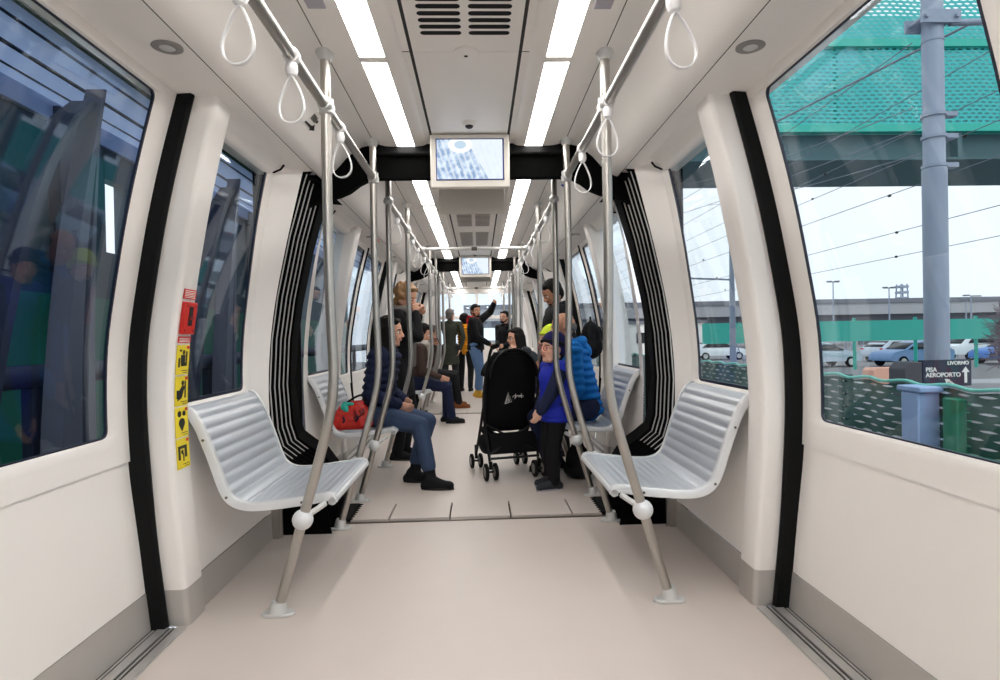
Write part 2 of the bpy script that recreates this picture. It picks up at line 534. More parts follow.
# ------------------------------------------------------------------ gangways
def gangway(y0, y1, name_n):
    """black bellows ring between two sections, inner opening as a portal"""
    IN = [(.84, 0.), (.86, .12), (.90, .28), (.97, .38), (1.06, .44), (1.135, .50), (1.165, .60), (1.180, .85), (1.163, 1.13), (1.125, 1.38), (1.048, 1.73), (.965, 2.02), (.945, 2.08)]
    OUTX = 1.225
    ya, yb = y0 - .17, y1 + .14
    root = MB()
    # side walls: folds near, flat ring further on
    for s in (-1, 1):
        nf = 5; st = .076
        yy = []
        y = ya
        for k in range(nf):
            yy += [(y, 0.0), (y + .006, .0), (y + .016, .05), (y + st - .010, .05)]
            y += st
        yy += [(y, 0), (y + .02, 0.02), (yb - .02, .055), (yb, .06)]
        rows = []
        for yv, off in yy:
            f = (yv - ya) / (yb - ya)
            rows.append([(s * (x + off + (.03 if off > .9 else 0)), yv, z) for x, z in IN] + [(s * 1.1, yv, 2.2)])
        root.grid(rows)
        # front and rear closing faces
        for yv, o_ in ((ya, 0), (yb, .06)):
            root.grid([[(s * (x + o_), yv, z), (s * OUTX, yv, z)] for x, z in IN])
    o = struct(root.build('wall_bellows', 'bellows_black', angle=30))
    # grey trim lines on the folds
    for s in (-1, 1):
        for k in range(5):
            y = ya + .002 + k * .076
            tr = MB()
            rows = []
            for x, z in IN[4:]:
                rows.append([(s * (x - .006), y - .001, z), (s * (x - .006), y + .005, z), (s * (x + .006), y + .005, z), (s * (x + .006), y - .001, z), (s * (x - .006), y - .001, z)])
            tr.grid(rows)
            tr.build('fold_trim', 'bellows_grey', o)
    # top beam with swooping lower edge
    low = [(0, 2.10), (.56, 2.10), (.62, 2.095), (.68, 2.065), (.74, 2.02), (.80, 1.995), (.86, 1.98), (.91, 1.97), (.96, 1.95), (1.05, 1.90)]
    top = [(0, 2.345), (.56, 2.345), (.62, 2.345), (.68, 2.345), (.74, 2.345), (.80, 2.34), (.86, 2.33), (.91, 2.32), (.96, 2.31), (1.05, 2.3)]
    bm_ = MB()
    for s in (-1, 1):
        for yv, dz in ((y0 + .01, 0), (y1 - .01, .13)):
            bm_.grid([[(s * x, yv, z + dz), (s * x2, yv, z2)] for (x, z), (x2, z2) in zip(low, top)])
        bm_.grid([[(s * x, yv, z + dz) for x, z in low] for yv, dz in ((y0 + .01, 0), (y0 + .07, 0), (y0 + .10, .13), (y1 - .01, .13))])
        # side wings between ceiling and bellows
        bm_.add([(s * .70, y0 - .165, 2.345), (s * 1.12, y0 - .165, 2.345), (s * 1.12, y0 - .165, 2.04), (s * .95, y0 - .165, 2.04), (s * .93, y0 - .165, 2.075), (s * .905, y0 - .165, 2.097 + .004), (s * .90, y0 - .165, 2.13)], [(0, 1, 2, 3, 4, 5, 6)])
        bm_.grid([[(s * .90, yv, 2.06), (s * 1.0, yv, 2.07), (s * 1.12, yv, 2.2)] for yv in (y0 - .165, y1 + .14)])
    bm_.box(-1.1, 1.1, y0 - .02, y1 + .02, 2.345, 2.40)
    struct(bm_.build('trim_7', 'bellows_black', angle=25))
    lip = MB(); lip.box(-.60, .60, y0 - .028, y0 + .012, 2.232, 2.30)
    struct(lip.build('trim_8', 'black_rubber', bevel=.012))
    # threshold
    ps = MB(); ps.box(-.90, .90, y0 - .02, y1 + .02, -.06, -.02); struct(ps.build('floor', 'blackslot', smooth=False))
    xs = [-.785, -.545, -.17, .21, .595, .785]
    for i in range(len(xs) - 1):
        p = MB(); p.box(xs[i] + .005, xs[i + 1] - .005, y0 + .045, y1 - .022, -.02, .012)
        po = struct(p.build('floor', 'floor', smooth=False, bevel=.003))
        sc = MB(); sc.tube([(xs[i] + .03, y1 - .05, .008), (xs[i] + .03, y1 - .05, .0095)], .007, 10); sc.build('screw', 'steel_dark', po)
    ns = MB(); ns.box(-.84, .84, y0 + .002, y0 + .014, -.02, .006); struct(ns.build('trim_9', 'steel_dark', smooth=False))
    # saw-tooth rubber at both plate ends
    for s in (-1, 1):
        t = MB(); n = 8; L = (y1 - y0 - .04) / n
        pts = []
        for k in range(n):
            yk = y0 + .03 + k * L
            pts += [(s * .80, yk), (s * .765, yk + L / 2)]
        pts += [(s * .80, y1 - .01), (s * .92, y1 - .01), (s * .92, y0 + .03)]
        t.prism([(x, y, .009) for x, y in pts], (0, 0, .008))
        struct(t.build('trim_10', 'black_rubber', smooth=False))
    # outer skin
    sk = MB()
    for s in (-1, 1): sk.box(s * 1.225, s * 1.24, y0 - .2, y1 + .2, -.1, 2.4)
    struct(sk.build('wall_gangway', 'bellows_black', smooth=False))
gangway(3.59, 3.99, 1)
gangway(8.63, 9.03, 2)

# ------------------------------------------------------------------ far end wall of the train, unseen back wall added to enclose light
e = MB()
YE = C3 + 2.32
for s in (-1, 1):
    e.box(s * .92, s * 1.4, YE - .03, YE + .02, 0, 2.35)
e.box(-.92, .92, YE - .03, YE + .02, 0, .95); e.box(-.92, .92, YE - .03, YE + .02, 2.14, 2.35)
e.box(-.92, .92, YE - .03, YE + .02, 1.55, 1.63) ; e.box(-.03, .03, YE - .03, YE + .02, 1.0, 2.14)
struct(e.build('wall_far', 'cream', smooth=False, bevel=.008))
g = MB(); g.box(-.92, .92, YE + .0, YE + .008, .95, 2.14); struct(g.build('window_20', 'glass', smooth=False))
e = MB()
YB = C1 - 2.32
e.box(-1.4, 1.4, YB - .05, YB, 0, .9); e.box(-1.4, 1.4, YB - .05, YB, 2.0, 2.35)
for s in (-1, 1): e.box(s * 1.0, s * 1.4, YB - .05, YB, .9, 2.0)
struct(e.build('wall_back_added', 'cream', smooth=False))  # unseen wall added behind the camera, closes the car for the lighting
g = MB(); g.box(-1.0, 1.0, YB - .03, YB - .02, .9, 2.0); struct(g.build('window_21', 'glass', smooth=False))  # unseen pane added in the back wall to let daylight in

# ------------------------------------------------------------------ ceiling lights
def spot_word(k): return ['left', 'right'][k > 0]
order = {0: 'first', 1: 'second', 2: 'third', 3: 'fourth', 4: 'fifth'}
CAR = {C1: 'nearest car section', C2: 'middle car section', C3: 'farthest car section'}
def vis(segs): return [sg for sg in segs if sg[1] > 1.9]
for c in (C1, C2, C3):
    for s in (-1, 1):
        for i, (a, b) in enumerate(light_segments(c)):
            root = empty('ceiling_light', (s * .385, (a + b) / 2, 2.281))
            L = (b - a) / 2
            d = MB(); d.box(-.052, .052, -L + .004, L - .004, 0.0, .012); d.build('diffuser', 'diffuser', root, smooth=False, bevel=.002)
            f = MB()
            for q in (-1, 1): f.box(q * .052, q * .056, -L, L, -.001, .014)
            for q in (-1, 1): f.box(-.056, .056, q * L, q * (L - .004), -.001, .014)
            f.build('frame', 'ceil', root, smooth=False)
            if c == C1:
                nm = {0: 'strip light overhead behind the viewpoint', 1: 'strip light overhead beside the viewpoint', 2: 'the one cut off by the top edge', 3: 'the one ending at the black beam'}[i]
                lab = 'white ceiling strip light, near %s row, %s' % (spot_word(s), nm)
            else:
                lab = 'white ceiling strip light, %s in the %s row of the %s' % (order[i], spot_word(s), CAR[c])
            tag(root, lab, 'ceiling light', 'ceiling strip lights')

# round recessed spots above the doors
for c in (C1, C2, C3):
    for s in (-1, 1):
        for j, yo in enumerate((.70, -.70)):
            if c == C1 and j == 1: continue
            root = empty('recessed_spotlight', (s * .975, c + yo, 2.096))
            a = MB(); a.tube([(0, 0, .004), (0, 0, -.004), (0, 0, -.006)], [.048, .048, .043], 32); a.build('bezel', 'spot_grey', root)
            a = MB(); a.tube([(0, 0, -.0065), (0, 0, -.010)], [.024, .018], 24); a.build('lens', 'silver', root)
            tag(root, 'round grey spotlight above the %s doors of the %s, %s' % (spot_word(s), CAR[c], 'farther one' if j == 0 else 'nearer one') if c != C1 else 'round grey recessed spotlight in the ceiling above the %s big near door' % spot_word(s), 'spotlight', 'recessed ceiling spotlights')

# ------------------------------------------------------------------ ceiling vents
def vent(y0, y1, rows, x=.17, label='', slotdark='blackslot'):
    root = empty('air_vent', (0, (y0 + y1) / 2, 2.298))
    L = (y1 - y0)
    p = MB(); p.box(-x - .02, x + .02, -L / 2 - .012, L / 2 + .012, -.003, .002); p.build('plate', 'ceil', root, smooth=False)
    st = L / rows
    for i in range(rows):
        for s in (-1, 1):
            yc = -L / 2 + (i + .5) * st; w = st * .30
            m = MB(); xa, xb = s * .014, s * x
            a_, b_ = min(xa, xb) + w, max(xa, xb) - w
            pts = [(b_ + w * math.sin(t), yc - w * math.cos(t), -.0042) for t in [PI * k / 8 for k in range(9)]] + [(a_ - w * math.sin(t), yc + w * math.cos(t), -.0042) for t in [PI * k / 8 for k in range(9)]]
            m.prism(pts, (0, 0, .003)); m.build('slot', slotdark, root, smooth=False)
    tag(root, label, 'air vent', 'ceiling air vents')
vent(1.88, 2.29, 9, .172, 'slotted air vent with two columns of black slots at top centre of the picture')
M['greyslot'] = mat('grey_vent_slot', (120, 112, 108), .7)
vent(5.36, 6.2, 14, .165, 'grey louvred ceiling vent just beyond the first hanging screen', 'greyslot')
vent(6.55, 7.5, 14, .165, 'grey louvred ceiling vent above the middle crossbar', 'greyslot')
vent(10.3, 10.95, 10, .165, 'small far louvred ceiling vent beyond the second hanging screen', 'greyslot')

# smoke detector bump and camera domes
def dome(y, z, label, big):
    root = empty('smoke_detector' if big else 'ceiling_camera', (0, y, z))
    a = MB(); a.tube([(0, 0, .001), (0, 0, -.010), (0, 0, -.018), (0, 0, -.020)], [.050 if big else .042, .048 if big else .038, .03, .012], 28); a.build('base', 'ceil', root)
    b = MB(); b.ell((0, 0, -.018), (.009, .009, .006) if big else (.023, .023, .016)); b.build('lens', 'dark_plastic', root)
    tag(root, label, 'smoke detector' if big else 'camera')
dome(2.42, 2.298, 'small round white detector on the ceiling seam behind the black-slotted vent', True)
dome(3.22, 2.298, 'small black camera dome on the ceiling above the nearest hanging screen', False)
dome(8.28, 2.298, 'small camera dome on the ceiling above the second, far hanging screen', False)

for s in (-1, 1):
    g = MB(); g.box(-.032, .032, -.03, .03, -.004, .004)
    o = g.build('ceiling_sensor', 'grey_sensor', bevel=.003); o.location = (s * .50 - .01, 2.04, 2.279)
    tag(o, 'small grey square sensor beside the %s strip light at the top edge' % spot_word(s), 'sensor')

# ------------------------------------------------------------------ hanging screens, back to back at each gangway
M['screen'] = bpy.data.materials.new('screen_picture'); M['screen'].use_nodes = True
def screen_mat(m):
    nt = m.node_tree; b = nt.nodes['Principled BSDF']
    b.inputs['Base Color'].default_value = (.02, .02, .03, 1); b.inputs['Roughness'].default_value = .15
    tc = nt.nodes.new('ShaderNodeTexCoord'); sp = nt.nodes.new('ShaderNodeSeparateXYZ'); nt.links.new(tc.outputs['Object'], sp.inputs[0])
    def math_(op, a, b_=None, c_=None):
        n = nt.nodes.new('ShaderNodeMath'); n.operation = op
        for i, q in enumerate((a, b_, c_)):
            if q is None: continue
            if isinstance(q, (int, float)): n.inputs[i].default_value = q
            else: nt.links.new(q, n.inputs[i])
        return n.outputs[0]
    x, z = sp.outputs['X'], sp.outputs['Z']
    # slanted bright wedge on the right, blue streets with rails on the left
    d = math_('ADD', x, math_('MULTIPLY', z, .55))
    wedge = math_('GREATER_THAN', d, .045)
    rail = math_('GREATER_THAN', math_('SINE', math_('MULTIPLY', math_('ADD', x, math_('MULTIPLY', z, .35)), 190)), .25)
    nz = nt.nodes.new('ShaderNodeTexNoise'); nz.inputs['Scale'].default_value = 26; nz.inputs['Detail'].default_value = 6; nt.links.new(tc.outputs['Object'], nz.inputs['Vector'])
    rr = nt.nodes.new('ShaderNodeValToRGB'); nt.links.new(nz.outputs['Fac'], rr.inputs[0])
    rr.color_ramp.elements[0].position = .4; rr.color_ramp.elements[0].color = (.28, .42, .66, 1)
    rr.color_ramp.elements[1].position = .6; rr.color_ramp.elements[1].color = (.72, .85, 1, 1)
    m1 = nt.nodes.new('ShaderNodeMix'); m1.data_type = 'RGBA'
    nt.links.new(math_('MULTIPLY', rail, .55), m1.inputs['Factor']); nt.links.new(rr.outputs[0], m1.inputs['A']); m1.inputs['B'].default_value = (.9, .97, 1, 1)
    m2 = nt.nodes.new('ShaderNodeMix'); m2.data_type = 'RGBA'
    nt.links.new(math_('MULTIPLY', wedge, .9), m2.inputs['Factor']); nt.links.new(m1.outputs['Result'], m2.inputs['A']); m2.inputs['B'].default_value = (.86, .94, 1, 1)
    # dark ring of the roundel, white disc inside
    rx = math_('ADD', x, .055); rz = math_('SUBTRACT', z, .088)
    rad = math_('SQRT', math_('ADD', math_('MULTIPLY', rx, rx), math_('MULTIPLY', math_('MULTIPLY', rz, rz), 2.2)))
    disc = math_('LESS_THAN', rad, .07)
    m3 = nt.nodes.new('ShaderNodeMix'); m3.data_type = 'RGBA'
    nt.links.new(disc, m3.inputs['Factor']); nt.links.new(m2.outputs['Result'], m3.inputs['A']); m3.inputs['B'].default_value = (1, 1, 1, 1)
    inner = math_('LESS_THAN', rad, .033)
    m4 = nt.nodes.new('ShaderNodeMix'); m4.data_type = 'RGBA'
    nt.links.new(inner, m4.inputs['Factor']); nt.links.new(m3.outputs['Result'], m4.inputs['A']); m4.inputs['B'].default_value = (.55, .72, .85, 1)
    nt.links.new(m4.outputs['Result'], b.inputs['Emission Color']); b.inputs['Emission Strength'].default_value = .92
screen_mat(M['screen'])
M['bezel'] = mat('screen_bezel', (232, 226, 216), .4)
def display(y, flip, label):
    root = empty('hanging_screen', (0, y, 2.14), PI if flip else 0)
    b = MB(); b.box(-.228, .228, 0, .05, -.155, .150); b.build('housing', 'bezel', root, bevel=.006)
    r = MB(); r.box(-.196, .196, -.0035, .0, -.115, .125); r.build('screen_rim', M['navy_rim'], root, smooth=False, bevel=.002)
    sc = MB(); sc.box(-.19, .187, -.0055, -.003, -.108, .118); sc.build('screen', 'screen', root, smooth=False)
    br = MB(); br.box(-.20, .20, .05, .10, .06, .16); br.build('mounting_bracket', 'bezel', root, bevel=.004)
    tag(root, label, 'screen', 'hanging video screens')
M['navy_rim'] = mat('screen_rim', (40, 42, 120), .3)
display(3.38, False, 'nearest hanging video screen in cream housing below the black beam')
display(4.12, True, 'back of a cream hanging screen just behind the nearest screen')
display(8.40, False, 'far hanging video screen at the second black beam')
display(9.16, True, 'back of the hanging screen behind the far screen')

# ------------------------------------------------------------------ grab poles
POLE_PTS = [(.575, 2.298), (.577, 1.9), (.577, 1.5), (.574, 1.28), (.568, 1.10), (.566, 1.02), (.568, .94), (.576, .86), (.592, .78), (.618, .68), (.655, .55), (.703, .388), (.757, .20), (.809, .02)]
def spline(pts, n=5):
    P = [Vector(p) for p in pts]; out = []
    for i in range(len(P) - 1):
        p0 = P[max(i - 1, 0)]; p1 = P[i]; p2 = P[i + 1]; p3 = P[min(i + 2, len(P) - 1)]
        for k in range(n):
            t = k / n
            out.append(.5 * ((2 * p1) + (-p0 + p2) * t + (2 * p0 - 5 * p1 + 4 * p2 - p3) * t * t + (-p0 + 3 * p1 - 3 * p2 + p3) * t ** 3))
    out.append(P[-1]); return out

def make_pole(s, near, ballring):
    """near=+1 if the seat lies at larger y than the pole"""
    root = empty('grab_pole')
    path = spline([(s * (x - .81), 0, z) for x, z in POLE_PTS], 5)
    t = MB(); t.tube(path, .0205, 18); t.build('tube', 'steel', root)
    x0 = s * (.575 - .81)
    f = MB(); f.tube([(x0, 0, 2.302), (x0, 0, 2.292), (x0, 0, 2.286), (x0, 0, 2.27), (x0, 0, 2.262)], [.038, .038, .034, .028, .022], 22); f.build('ceiling_flange', 'silver', root)
    c = MB()
    if ballring:
        c.ell((x0, 0, 2.075), (.035, .035, .034))
    else:
        c.tube([(x0, 0, 2.108), (x0, 0, 2.104), (x0, 0, 2.046), (x0, 0, 2.042)], [.024, .030, .030, .024], 20)
        c.tube([(x0 + .0, -.045, 2.075), (x0, -.03, 2.075), (x0, .03, 2.075), (x0, .045, 2.075)], [.024, .030, .030, .024], 18)
    c.build('rail_clamp', 'silver', root)
    b = MB(); b.ell((s * (.703 - .81), 0, .388), .042, 24, 16); b.build('ball_joint', 'seat_white', root)
    br = MB(); br.tube([(s * (.695 - .81), near * .02, .395), (s * (.655 - .81), near * .07, .415), (s * (.64 - .81), near * .10, .425)], [.013, .012, .014], 10); br.build('seat_bracket', 'silver', root)
    g = MB()
    g.tube([(s * -.006, 0, .058), (s * -.004, 0, .05), (0, 0, .02), (0, 0, .014)], [.027, .030, .034, .036], 20)
    g.build('socket', 'silver', root)
    g = MB(); pts = []
    for k in range(24):
        a = 2 * PI * k / 24; rr = 1 / max(abs(math.cos(a)) / .064, abs(math.sin(a)) / .036) if k % 2 == 0 else None
        r1 = .052 + .016 * math.cos(2 * a)
        pts.append((r1 * math.cos(a), r1 * math.sin(a) * .82, 0))
    g.prism(pts, (0, 0, .014)); g.build('foot_plate', 'silver', root, bevel=.003)
    return root
proto = {}
for s in (-1, 1):
    for near in (-1, 1):
        for ball in (False, True): proto[(s, near, ball)] = None
def pole(s, y, near, ball, label):
    k = (s, near, ball)
    if proto[k] is None: o = proto[k] = make_pole(*k)
    else: o = copy_tree(proto[k])
    o.location = (s * .81, y, 0)
    tag(o, label, 'grab pole', 'floor to ceiling grab poles')
side = lambda s: 'left' if s < 0 else 'right'
POLES = []
for s in (-1, 1):
    pole(s, 2.424, 1, False, 'nearest %s grab pole, at the near end of the nearest %s bench' % (side(s), side(s)))
    pole(s, 3.50, -1, False, 'steel grab pole at the far end of the nearest %s bench, before the threshold' % side(s))
    pole(s, 4.08, 1, True, 'steel grab pole with a round ball clamp just beyond the threshold, %s side' % side(s))
    pole(s, 5.16, -1, False, 'steel grab pole at the far end of the bench where the %s sits' % ('woman in navy' if s < 0 else 'man in blue'))
    pole(s, 7.46, 1, False, 'steel grab pole at the near end of the third %s bench' % side(s))
    pole(s, 8.54, -1, False, 'steel grab pole on the %s just before the second gangway' % side(s))
    pole(s, 9.12, 1, True, 'far steel grab pole on the %s just after the second gangway' % side(s))
    pole(s, 10.20, -1, False, 'far steel grab pole before the last doors on the %s side' % side(s))
    pole(s, 12.50, 1, False, 'farthest visible steel grab pole on the %s near the end wall' % side(s))

# ------------------------------------------------------------------ handrails and crossbars
for s in (-1, 1):
    for a, b, lab in ((-.9, 3.50, 'near'), (4.08, 8.54, 'middle'), (9.12, 13.6, 'far')):
        root = empty('handrail', (s * .577, 0, 2.075))
        t = MB(); t.tube([(0, a, 0), (0, a + .5, 0), (0, b, 0)], .0205 if lab == 'near' else .019, 18); t.build('tube', 'steel', root)
        e = MB()
        for yy in (a, b): e.ell((0, yy, 0), .024, 14, 10)
        e.build('end_cap', 'silver', root)
        tag(root, 'overhead steel handrail running along the %s side of the %s car section' % (side(s), {'near': 'nearest', 'middle': 'middle', 'far': 'farthest'}[lab]), 'handrail')
for y, lab in ((6.31, 'steel crossbar joining the overhead rails between the two hanging screens'), (11.35, 'far steel crossbar joining the rails in front of the end window')):
    root = empty('crossbar', (0, y, 2.075))
    t = MB(); t.tube([(-.577, 0, 0), (0, 0, 0), (.577, 0, 0)], .019, 16); t.build('tube', 'silver', root)
    for s in (-1, 1):
        m = MB(); m.tube([(s * .577, -.05, 0), (s * .577, -.035, 0), (s * .577, .035, 0), (s * .577, .05, 0)], [.022, .030, .030, .022], 14); m.ell((s * .55, 0, 0), (.03, .027, .027)); m.build('clamp', 'silver', root)
    m = MB(); m.tube([(-.03, 0, 0), (.03, 0, 0)], .022, 12); m.build('centre_sleeve', 'steel_dark', root)
    tag(root, lab, 'crossbar')

# ------------------------------------------------------------------ strap handles
def make_strap(s, twist):
    root = empty('strap_handle')
    c = MB(); c.tube([(0, -.016, 0), (0, -.013, 0), (0, .013, 0), (0, .016, 0)], [.0235, .027, .027, .0235], 20); c.build('rail_collar', 'white_plastic', root)
    k = MB(); k.tube([(0, 0, -.018), (0, 0, -.032), (0, 0, -.05), (0, 0, -.066), (0, 0, -.072)], [.012, .019, .021, .016, .008], 14); k.build('swivel', 'white_plastic', root)
    l = MB(); pts = []
    for i in range(41):
        t = i / 40
        a = 2 * PI * t
        x = .060 * math.sin(a) * (.30 + .70 * (1 - math.cos(a)) / 2)
        z = -.07 - .155 * (1 - math.cos(a)) / 2
        pts.append((x * math.cos(twist), x * math.sin(twist), z))
    l.ribbon(pts, (math.sin(twist), -math.cos(twist), 0), .012, .0045)
    l.build('loop', 'white_plastic', root)
    return root
strap_proto = {}
def strap(s, y, label, tilt=0.):
    k = 1 if s > 0 else -1
    tw = .12 * k
    if k not in strap_proto: o = strap_proto[k] = make_strap(s, tw)
    else: o = copy_tree(strap_proto[k])
    o.location = (s * .577, y, 2.075); o.rotation_euler = (0, tilt, 0)
    tag(o, label, 'strap handle', 'white strap handles on the overhead rails')
strap(-1, 1.57, 'white loop strap on the left rail, cut off by the top edge', .06)
strap(-1, 1.99, 'white loop strap on the left rail just before the nearest left pole', .02)
strap(-1, 2.66, 'white loop strap on the left rail just behind the nearest left pole', -.05)
strap(1, 1.60, 'white loop strap on the right rail nearest the top edge', -.15)
strap(1, 2.38, 'white loop strap on the right rail hanging right at the nearest right pole', .04)
strap(1, 2.98, 'white loop strap on the right rail between the nearest and second poles', .0)
nth = ['first', 'second', 'third', 'fourth', 'fifth', 'sixth', 'seventh']
for c, cn in ((C2, 'middle'), (C3, 'farthest')):
    for s in (-1, 1):
        for i, yo in enumerate((-1.75, -.75, -.25, .45, 1.0, 1.7)):
            strap(s, c + yo, 'white strap handle, %s along the %s rail of the %s section' % (nth[i], side(s), cn), (.1, -.06, .04, 0, .08, -.03)[i])

# ------------------------------------------------------------------ seats
SEAT = [(.597, .425), (.603, .447), (.617, .458), (.645, .458), (.70, .448), (.78, .438), (.86, .429), (.93, .425), (.975, .428), (1.015, .442), (1.045, .47), (1.068, .52), (1.088, .58), (1.108, .64), (1.130, .70), (1.152, .755), (1.176, .80), (1.198, .832), (1.222, .846), (1.238, .836)]
def seat_profile():
    pts = spline([(x, 0, z) for x, z in SEAT], 12)
    L = [0.]
    for a, b in zip(pts, pts[1:]): L.append(L[-1] + (b - a).length)
    return pts, L
def make_seat(s):
    root = empty('bench_seat')
    pts, L = seat_profile()
    W = .37
    def off(i, d):
        a = pts[max(0, i - 1)]; b = pts[min(len(pts) - 1, i + 1)]; t = (b - a).normalized()
        n = Vector((-t.z, 0, t.x)); n = n if n.z > 0 or n.x < 0 else -n
        return pts[i] + n * d
    tot = L[-1]
    def ridge(l):
        if l < .05 or l > tot - .05: return 0.
        if l < .40: return .0030 * abs(math.sin(PI * l / .040))
        return .0058 * abs(math.sin(PI * l / .052))
    j = next(i for i in range(len(L)) if L[i] > .40)
    def strip(i0, i1, name, m):
        top = [[(s * v.x, y, v.z) for v in [off(i, ridge(L[i])) for i in range(i0, i1 + 1)]] for y in (-W + .022, W - .022)]
        bot = [[(s * v.x, y, v.z) for v in [off(i, -.014) for i in range(i0, i1 + 1)]] for y in (-W + .022, W - .022)]
        mb = MB(); mb.grid(top); mb.grid(bot)
        for k in (0, 1): mb.grid([top[k], bot[k]])
        mb.grid([[top[0][0], top[1][0]], [bot[0][0], bot[1][0]]]); mb.grid([[top[0][-1], top[1][-1]], [bot[0][-1], bot[1][-1]]])
        return mb.build(name, m, root, angle=70)
    strip(0, j, 'seat_pan', 'seat'); strip(j, len(pts) - 1, 'backrest', 'seat')
    for q in (-1, 1):
        mb = MB(); rows = []
        for yy, d in ((W - .026, .009), (W - .004, .010), (W, .004), (W, -.026), (W - .012, -.030), (W - .018, -.014), (W - .026, .009)):
            rows.append([(s * v.x, q * yy, v.z) for v in [off(i, d) for i in range(len(pts))]])
        mb.grid(rows)
        a = [r[0] for r in rows[:-1]]; b = [r[-1] for r in rows[:-1]]
        mb.add(a, [tuple(range(6))]); mb.add(b, [tuple(range(6))])
        o = mb.build('side_rim', 'seat_white', root, angle=50)
        for fr in (.18, .52, .80):
            i = min(range(len(L)), key=lambda k: abs(L[k] - tot * fr)); v = off(i, -.012)
            sc = MB(); sc.tube([(s * v.x, q * W, v.z), (s * v.x, q * (W + .003), v.z)], .006, 8); sc.build('screw', 'steel_dark', o)
    f = MB(); f.tube([(s * .607, -W, .432), (s * .607, W, .432)], .0165, 14); f.build('front_tube', 'seat_white', root)
    # cantilever arms to the wall
    for q in (1,):
        a = MB(); a.prism([(s * .70, q * .27, .418), (s * .95, q * .27, .408), (s * 1.16, q * .27, .41), (s * 1.16, q * .27, .33), (s * 1.02, q * .27, .36), (s * .85, q * .27, .395)], (0, q * .02, 0)); a.build('support_arm', 'silver', root, smooth=False, bevel=.003)
    return root
seat_proto = {}
def seat(s, y, label):
    if s not in seat_proto: o = seat_proto[s] = make_seat(s)
    else: o = copy_tree(seat_proto[s])
    o.location = (0, y, 0); tag(o, label, 'bench seat', 'ribbed silver bench seats')
for s in (-1, 1):
    seat(s, 2.895, 'nearest %s bench seat, empty, ribbed silver with a curved back' % side(s))
    seat(s, 4.70, 'ribbed silver bench under the %s' % ('red bag and the woman in navy' if s < 0 else 'man in the bright blue jacket'))
    seat(s, 7.93, 'third ribbed silver bench on the %s side, before the second gangway' % side(s))
    seat(s, 9.74, 'fourth ribbed silver bench on the %s side, in the farthest section' % side(s))
def from_px(u, v, Y):
    """world point seen in the photo at (u, v), at distance Y along the tracks (used to take sizes and places off the photo)"""
    d = _w + (u - 500) / 586.06 * _r + (340 - v) / 586.06 * _u
    t = Y / d.y; return Vector((CX, 0, CH)) + t * d
